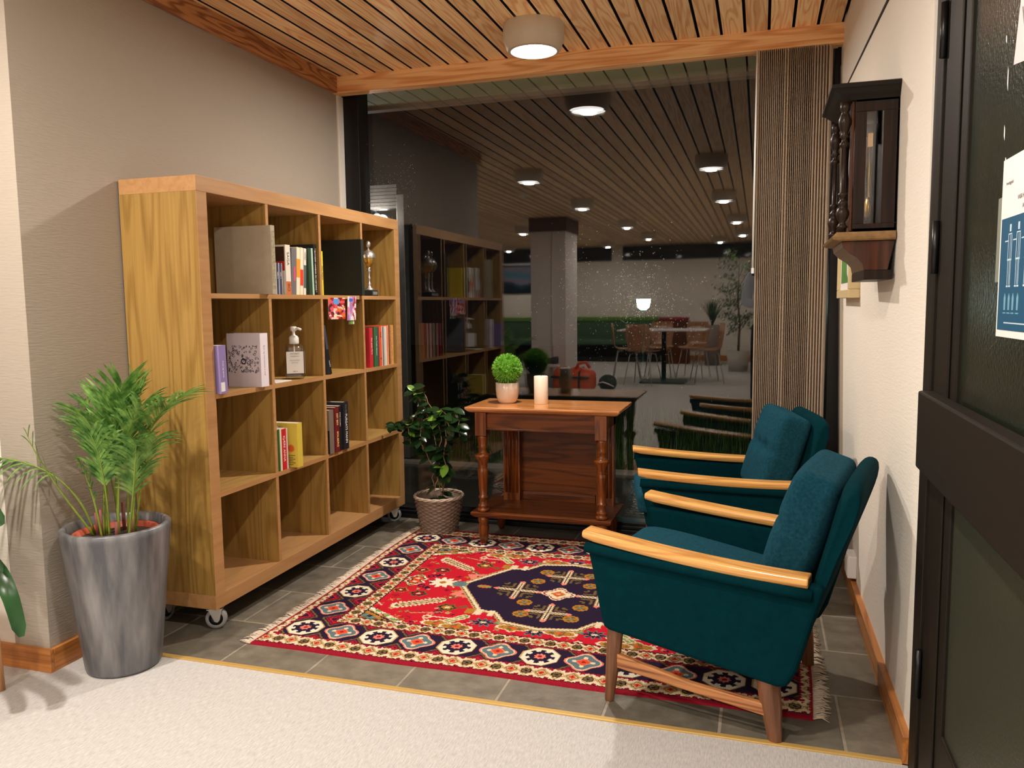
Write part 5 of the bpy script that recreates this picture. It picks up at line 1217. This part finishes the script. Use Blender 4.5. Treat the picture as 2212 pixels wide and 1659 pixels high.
# ================================================================== back room (seen mirrored in the window)
GB = fabric('bench_green', srgb(84, 112, 84), srgb(76, 102, 76), 300, 0.3, 20, 0.1); GB2 = fabric('bench_light_green', srgb(110, 150, 70), srgb(100, 140, 64), 300, 0.3, 20, 0.1)
for x0, x1, lab in ((-6.8, -3.9, 'green wall bench mirrored left of the grey column'), (-3.85, -1.95, 'long green upholstered wall bench right of the grey column, mirrored in the window')):
    T = thing('wall_bench', lab, 'bench', ((x0+x1)/2, -8.5, 0)); off = T.location
    MB().box(x0, x1, -8.74, -8.62, .12, .84).build('backrest', GB, T, off=off, bevel=0.02)
    MB().box(x0, x1, -8.74, -8.60, .84, .93).build('top_rail', GB2, T, off=off, bevel=0.02)
    MB().box(x0, x1, -8.60, -8.15, .36, .46).build('seat', GB, T, off=off, bevel=0.03)
    MB().box(x0+.05, x1-.05, -8.60, -8.25, 0, .10).box(x0+.05, x1-.05, -8.6, -8.55, .10, .36).build('plinth', BLKP, T, off=off)
T = thing('cafe_table', 'white-topped table on one pedestal leg in the mirrored back room', 'table', (-1.40, -4.05, 0))
MB().cushion(0, 0, .80, .66, .42, .014, .012, n=16).build('table_top', plain('white_laminate', (0.62, 0.62, 0.62), 0.3), T)
MB().tube([(0, 0, .03), (0, 0, .79)], .035, 12).build('pedestal', BLKM, T)
MB().cushion(0, 0, .014, .34, .30, .012, .01, n=8).build('base', BLKM, T)
CW2 = wood('beech_shell', srgb(176, 128, 88), srgb(140, 98, 62), 'z', 1, 9, 5, 0.3, 0.3)
def cafe_chair(label):
    T = thing('cafe_chair', label, 'chair', (0, 0, 0), 0)
    prof = [(.22, .475), (.20, .49), (.05, .485), (-.12, .485), (-.19, .52), (-.215, .60), (-.235, .75), (-.25, .90)]
    ws = [.17, .20, .215, .20, .165, .175, .20, .17]; vs = []; fs = []
    for (u_, z_), w_ in zip(prof, ws):
        for k in range(7):
            t_ = k/6*2-1; vs.append((u_+(.02*(t_*t_) if z_ > .55 else 0), t_*w_, z_+(.012*t_*t_ if z_ < .55 else 0)))
    for i in range(7):
        for k in range(6): fs.append((i*7+k, (i+1)*7+k, (i+1)*7+k+1, i*7+k+1))
    o = MB().add(vs, fs, 0, True).build('shell', CW2, T); m_ = o.modifiers.new('solid', 'SOLIDIFY'); m_.thickness = .010
    for sx_ in (-1, 1):
        for sy in (-1, 1): MB().tube([(sx_*.06, sy*.08, .472), (sx_*.14, sy*.15, .455), (sx_*.22, sy*.22, .0)], .008, 8).build('leg', STEEL, T)
    return T
c0 = cafe_chair('beech shell chair mirrored at the left end of the white table'); c0.location = (-2.00, -4.25, 0); c0.rotation_euler = (0, 0, -.2)
dup(c0, (-1.66, -3.62, 0), -1.35, 'beech shell chair with its back to the window at the white table')
dup(c0, (-1.56, -4.88, 0), 1.6, 'beech shell chair mirrored on the far side of the white table')
dup(c0, (-.76, -4.10, 0), 2.9, 'beech shell chair mirrored side-on at the right end of the white table')
dup(c0, (-1.02, -4.90, 0), 1.8, 'beech shell chair at the far right corner of the white table')
T = thing('chest', 'brown wooden chest under a red cloth by the mirrored far wall', 'chest', (-1.60, -8.0, 0))
MB().box(-.26, .26, -.2, .2, 0, .86).build('body', WALN, T, bevel=0.01)
MB().cushion(-.06, 0, .895, .30, .19, .035, .03, n=8).build('cloth', bmat('red_cloth', (150, 30, 40)), T)
# spiky plant in a pot
def tuft(T, n_, h, spread, mat, z0, wd, seed, name='leaves'):
    r_ = random.Random(seed); b = MB()
    for i in range(n_):
        a = r_.uniform(0, 2*PI); s_ = r_.uniform(.1, 1)*spread; hh_ = h*r_.uniform(.7, 1); d_ = Vector((math.cos(a), math.sin(a), 0)); sd = Vector((-math.sin(a), math.cos(a), 0)); vs = []; fs = []
        for q in range(6):
            u_ = q/5; c_ = d_*(s_*u_**1.6)+Vector((0, 0, z0+hh_*u_)); ww = wd*(1-u_*.9); vs += [c_-sd*ww, c_+sd*ww]
        for q in range(5): fs.append((q*2, q*2+1, q*2+3, q*2+2))
        b.add(vs, fs, 0, True)
    return b.build(name, mat, T)
SP = leafmat('spiky_leaf', srgb(60, 80, 50), srgb(90, 110, 70), 0.5, 0.2)
T = thing('spiky_plant', 'spiky upright-leaved plant in a tall pot mirrored above the white table end', 'potted plant', (-.88, -7.6, 0))
MB().lathe([(.13, 0), (.17, .42), (.18, .78), (.165, .78), (.16, .74), (0, .74)], n=24).build('pot', plain('clay_pot_grey', (0.25, 0.2, 0.17), 0.7), T)
tuft(T, 110, .56, .34, SP, .74, .014, 3)
# ficus tree
T = thing('ficus_tree', 'small bushy tree in a pot in the back room, mirrored next to the blind', 'potted plant', (-.36, -6.3, 0))
MB().lathe([(.16, 0), (.20, .36), (.185, .36), (.18, .33), (0, .33)], n=24).build('pot', plain('white_pot', (0.5, 0.48, 0.45), 0.5), T)
tk = MB().tube([(0, 0, .33), (.02, 0, .8), (-.02, .02, 1.3), (0, 0, 1.9)], [.022, .018, .014, .006], 8); rk = random.Random(3); FB = MB()
FI = leafmat('ficus_leaf', srgb(60, 84, 50), srgb(110, 136, 90), 0.4, 0.2)
for i in range(26):
    z = rk.uniform(.6, 2.0); a = rk.uniform(0, 2*PI); rr = (.42 if z > .9 else .3)*rk.uniform(.5, 1.1); e_ = Vector((rr*math.cos(a), rr*math.sin(a), z+rk.uniform(-.02, .2))); tk.tube([(0, 0, z-.12), tuple(e_*.5+Vector((0, 0, z*.5+.02))), tuple(e_)], .004, 5)
    for k in range(34):
        p = Vector((0, 0, z)).lerp(e_, rk.uniform(.35, 1.05))+Vector((rk.gauss(0, .05), rk.gauss(0, .05), rk.gauss(0, .05))); leaf(FB, p, Vector((rk.gauss(0, 1), rk.gauss(0, 1), -.4)), Vector((rk.gauss(0, .4), rk.gauss(0, .4), 1)), .06, .014)
tk.build('trunk', plain('trunk', (0.12, 0.08, 0.05), 0.8), T); FB.build('foliage', FI, T)
T = thing('notice_board', 'small white board on the far wall behind the bushy tree in the back room', 'sign', (-.55, YB+.01, 1.9))
MB().box(-.28, .32, 0, .015, -.14, .14).build('board', WHT, T)
# painting on the far wall
T = thing('landscape_painting', 'dark framed blue-grey landscape painting mirrored between the bookcase and the column', 'painting', (-5.25, YB+.01, 1.77)); off = T.location
MB().box(-.62, .62, 0, .03, -.31, .31).build('frame', BLKM, T, bevel=0.004)
PAI = vcol('painted_landscape', 0.4, 0)
def lands(u, v):
    h = .38+.10*math.sin(u*5+1)+.04*math.sin(u*17)
    if v < h: return srgb(30, 40, 52) if v < h-.12 else srgb(48, 62, 74)
    return srgb(96+int(30*math.sin(v*14+u*3)), 112, 128)
picture('canvas', 1.18, .56, 40, 24, lands, T, lambda a, c_: (-.59+a, .032, -.28+c_))
# duffel bag, helmet, shoes on a box
T = thing('duffel_bag', 'orange duffel bag with black straps, mirrored on the floor beside the candle', 'bag', (-2.46, -2.55, 0), 0.15)
ORB = plain('orange_tarpaulin', srgb(220, 84, 44), 0.4, bump=0.6, bscale=18, var=0.15)
def bagf(q):
    q = q.copy(); q.z += .012*math.sin(q.x*22)+.008*math.sin(q.y*30); return q
MB().cushion(0, 0, .155, .29, .17, .155, .10, pz=.02, n=14, tf=bagf).build('body', ORB, T)
for x_ in (-.13, .13): MB().tube([(x_, .172, .02), (x_, .180, .15), (x_, .15, .275), (x_, .0, .335), (x_, -.17, .2)], .014, 6).build('strap', BLKP, T)
MB().tube([(-.28, .178, .20), (0, .188, .205), (.28, .178, .20)], .017, 6).build('side_band', BLKP, T)
MB().tube([(.06, .1, .31), (.10, .10, .39), (.20, .08, .41), (.25, .06, .33)], .022, 8).build('handle', ORB, T)
T = thing('helmet', 'black helmet lying on the floor right of the orange bag in the back room', 'helmet', (-2.03, -2.75, 0), .4)
b = MB().sphere((0, 0, .10), .125, 20, sx=1.1, sy=.9, sz=.95); b.v = [(a, c_, max(.0, z_)) for a, c_, z_ in b.v]; b.build('shell', plain('helmet_black', (0.012, 0.012, 0.014), 0.15), T)
MB().tube([(-.13, .05, .06), (-.08, .112, .10), (0, .13, .12), (.08, .112, .10), (.13, .05, .06)], .010, 8).build('white_trim', WHT, T)
T = thing('storage_box', 'pale grey box left of the orange bag in the back room', 'box', (-2.93, -2.50, 0), .05)
MB().box(-.13, .13, -.14, .14, 0, .33).build('body', plain('pale_box', (0.42, 0.42, 0.38), 0.7), T, bevel=0.005)
for k, (dx, lab) in enumerate(((-.03, 'white and black trainer on the pale grey box, toe towards the bookcase'), (.10, 'black trainer beside the white one on the pale grey box'))):
    T = thing('trainer', lab, 'shoe', (-2.93+dx, -2.46-.1*k, .33), .3-.3*k)
    MB().cushion(0, 0, .016, .145, .05, .016, .014, n=10).build('sole', WHT, T)
    def sh(q):
        q = q.copy(); t_ = max(0.0, (q.x+.14)/.28); q.z = q.z*(.45+.75*t_**1.2)+(.03*t_); q.y *= (.85+.1*math.sin(t_*3)); return q
    MB().cushion(0, 0, .07, .14, .046, .05, .035, n=12, tf=sh).build('upper', plain('trainer_upper_%d' % k, (0.55, 0.55, 0.56) if k == 0 else (0.05, 0.05, 0.055), 0.6), T)
    MB().tube([(.02, -.03, .115), (.05, .03, .125), (-.01, -.03, .10), (.02, .03, .11)], .004, 5).build('laces', BLKP if k == 0 else WHT, T)
# ---- the photographer, seen only as a sliver in the window beside the blind
def skin(name, verts, edges, radii, mat, parent, sub=2):
    me = bpy.data.meshes.new(name); me.from_pydata(verts, edges, []); me.materials.append(mat); o = bpy.data.objects.new(name, me); link(o)
    o.parent = parent; sk = o.modifiers.new('skin', 'SKIN'); sk.use_smooth_shade = True
    if not me.skin_vertices: me.skin_vertices.new()
    for i, r_ in enumerate(radii):
        me.skin_vertices[0].data[i].radius = (r_, r_) if not isinstance(r_, tuple) else r_
    me.skin_vertices[0].data[0].use_root = True
    sb = o.modifiers.new('sub', 'SUBSURF'); sb.levels = sub; sb.render_levels = sub
    return o
SKIN = plain('skin', srgb(206, 158, 132), 0.5); SHIRT = fabric('grey_blue_shirt', srgb(196, 206, 216), srgb(186, 196, 208), 400, 0.3, 30, 0.1); TRO = fabric('dark_trousers', srgb(40, 42, 50), srgb(34, 36, 44), 400, 0.3, 30, 0.1)
T = thing('person', 'person in grey-blue shirt and dark trousers holding a phone, mirrored beside the blind', 'person', (.10, -.36, 0))
V_ = [(0, 0, 1.00), (0, 0, 1.18), (0, -.01, 1.36), (0, 0, 1.50), (0, .01, 1.60), (0, .03, 1.70), (0, .035, 1.80),
      (-.19, 0, 1.48), (-.25, .06, 1.20), (-.09, .27, 1.17), (-.05, .30, 1.175),
      (.19, 0, 1.48), (.25, .06, 1.20), (.09, .27, 1.17), (.05, .30, 1.175),
      (-.10, 0, .92), (-.12, .02, .52), (-.13, -.01, .09), (-.14, .13, .035), (.10, 0, .92), (.12, .02, .52), (.13, -.01, .09), (.14, .13, .035)]
E_ = [(0, 1), (1, 2), (2, 3), (3, 4), (4, 5), (5, 6), (3, 7), (7, 8), (8, 9), (9, 10), (3, 11), (11, 12), (12, 13), (13, 14), (0, 15), (15, 16), (16, 17), (17, 18), (0, 19), (19, 20), (20, 21), (21, 22)]
R_ = [(.15, .10), (.14, .10), (.15, .105), (.10, .08), .055, (.075, .09), (.06, .07), .06, .044, .028, .022, .06, .044, .028, .022, .085, .058, .038, .032, .085, .058, .038, .032]
skin('body', V_, E_, R_, SKIN, T)
skin('shirt', [(0, 0, 1.02), (0, 0, 1.18), (0, -.01, 1.36), (0, 0, 1.50), (-.19, 0, 1.48), (-.25, .06, 1.20), (-.13, .22, 1.175), (.19, 0, 1.48), (.25, .06, 1.20), (.13, .22, 1.175)], [(0, 1), (1, 2), (2, 3), (3, 4), (4, 5), (5, 6), (3, 7), (7, 8), (8, 9)],
     [(.168, .12), (.156, .115), (.165, .12), (.11, .09), .072, .060, .042, .072, .060, .042], SHIRT, T)
skin('trousers', [(0, 0, 1.02), (-.10, 0, .92), (-.12, .02, .52), (-.13, -.01, .10), (.10, 0, .92), (.12, .02, .52), (.13, -.01, .10)], [(0, 1), (1, 2), (2, 3), (0, 4), (4, 5), (5, 6)],
     [(.160, .118), .105, .074, .058, .105, .074, .058], TRO, T)
HAIR = plain('brown_hair', srgb(70, 48, 34), 0.7, bump=0.8, bscale=90)
b = MB().sphere((0, .012, 1.765), .098, 18, sx=.86, sy=1.0, sz=.95); b.v = [(x_, min(y_, .075-(.03 if z_ < 1.76 else 0)*1.5), max(z_, 1.70)) for x_, y_, z_ in b.v]; b.build('hair', HAIR, T)
for s_ in (-1, 1):
    MB().sphere((s_*.03, .108, 1.735), .011, 10).build('eye', WHT, T); MB().sphere((s_*.078, .035, 1.72), .022, 10, sx=.4, sy=.8).build('ear', SKIN, T)
MB().sphere((0, .120, 1.705), .014, 10, sx=.8, sz=1.5).build('nose', SKIN, T); MB().sphere((0, .108, 1.668), .020, 10, sy=.4, sz=.3).build('mouth', bmat('lip', (160, 90, 84)), T)
for s_ in (-1, 1):   # hands: palm, four fingers and a thumb each
    px_ = s_*.085
    Vh = [(px_, .285, 1.172), (px_*.9, .325, 1.178)]; Eh = [(0, 1)]; Rh = [.020, (.020, .030)]
    for fi, (dz, ln) in enumerate(((.026, .052), (.009, .060), (-.008, .056), (-.024, .044))):
        i0 = len(Vh); Vh += [(px_*.88, .335, 1.178+dz), (px_*.80, .335+ln*.45, 1.180+dz), (px_*.62, .338+ln*.50, 1.182+dz)]; Eh += [(1, i0), (i0, i0+1), (i0+1, i0+2)]; Rh += [.009, .0085, .0075]
    i0 = len(Vh); Vh += [(px_*.80, .300, 1.20), (px_*.60, .315, 1.215)]; Eh += [(0, i0), (i0, i0+1)]; Rh += [.010, .009]
    skin('hand', Vh, Eh, Rh, SKIN, T, 1)
    MB().cushion(s_*.135, .07, .035, .05, .14, .035, .03, n=8).build('shoe', BLKP, T)
T = thing('phone', 'dark phone held up by the person taking the picture', 'phone', (.055, -.022, 1.185))
MB().cushion(0, 0, 0, .075, .0045, .038, .004, n=6).build('phone_body', plain('phone_black', (0.02, 0.02, 0.025), 0.2), T)
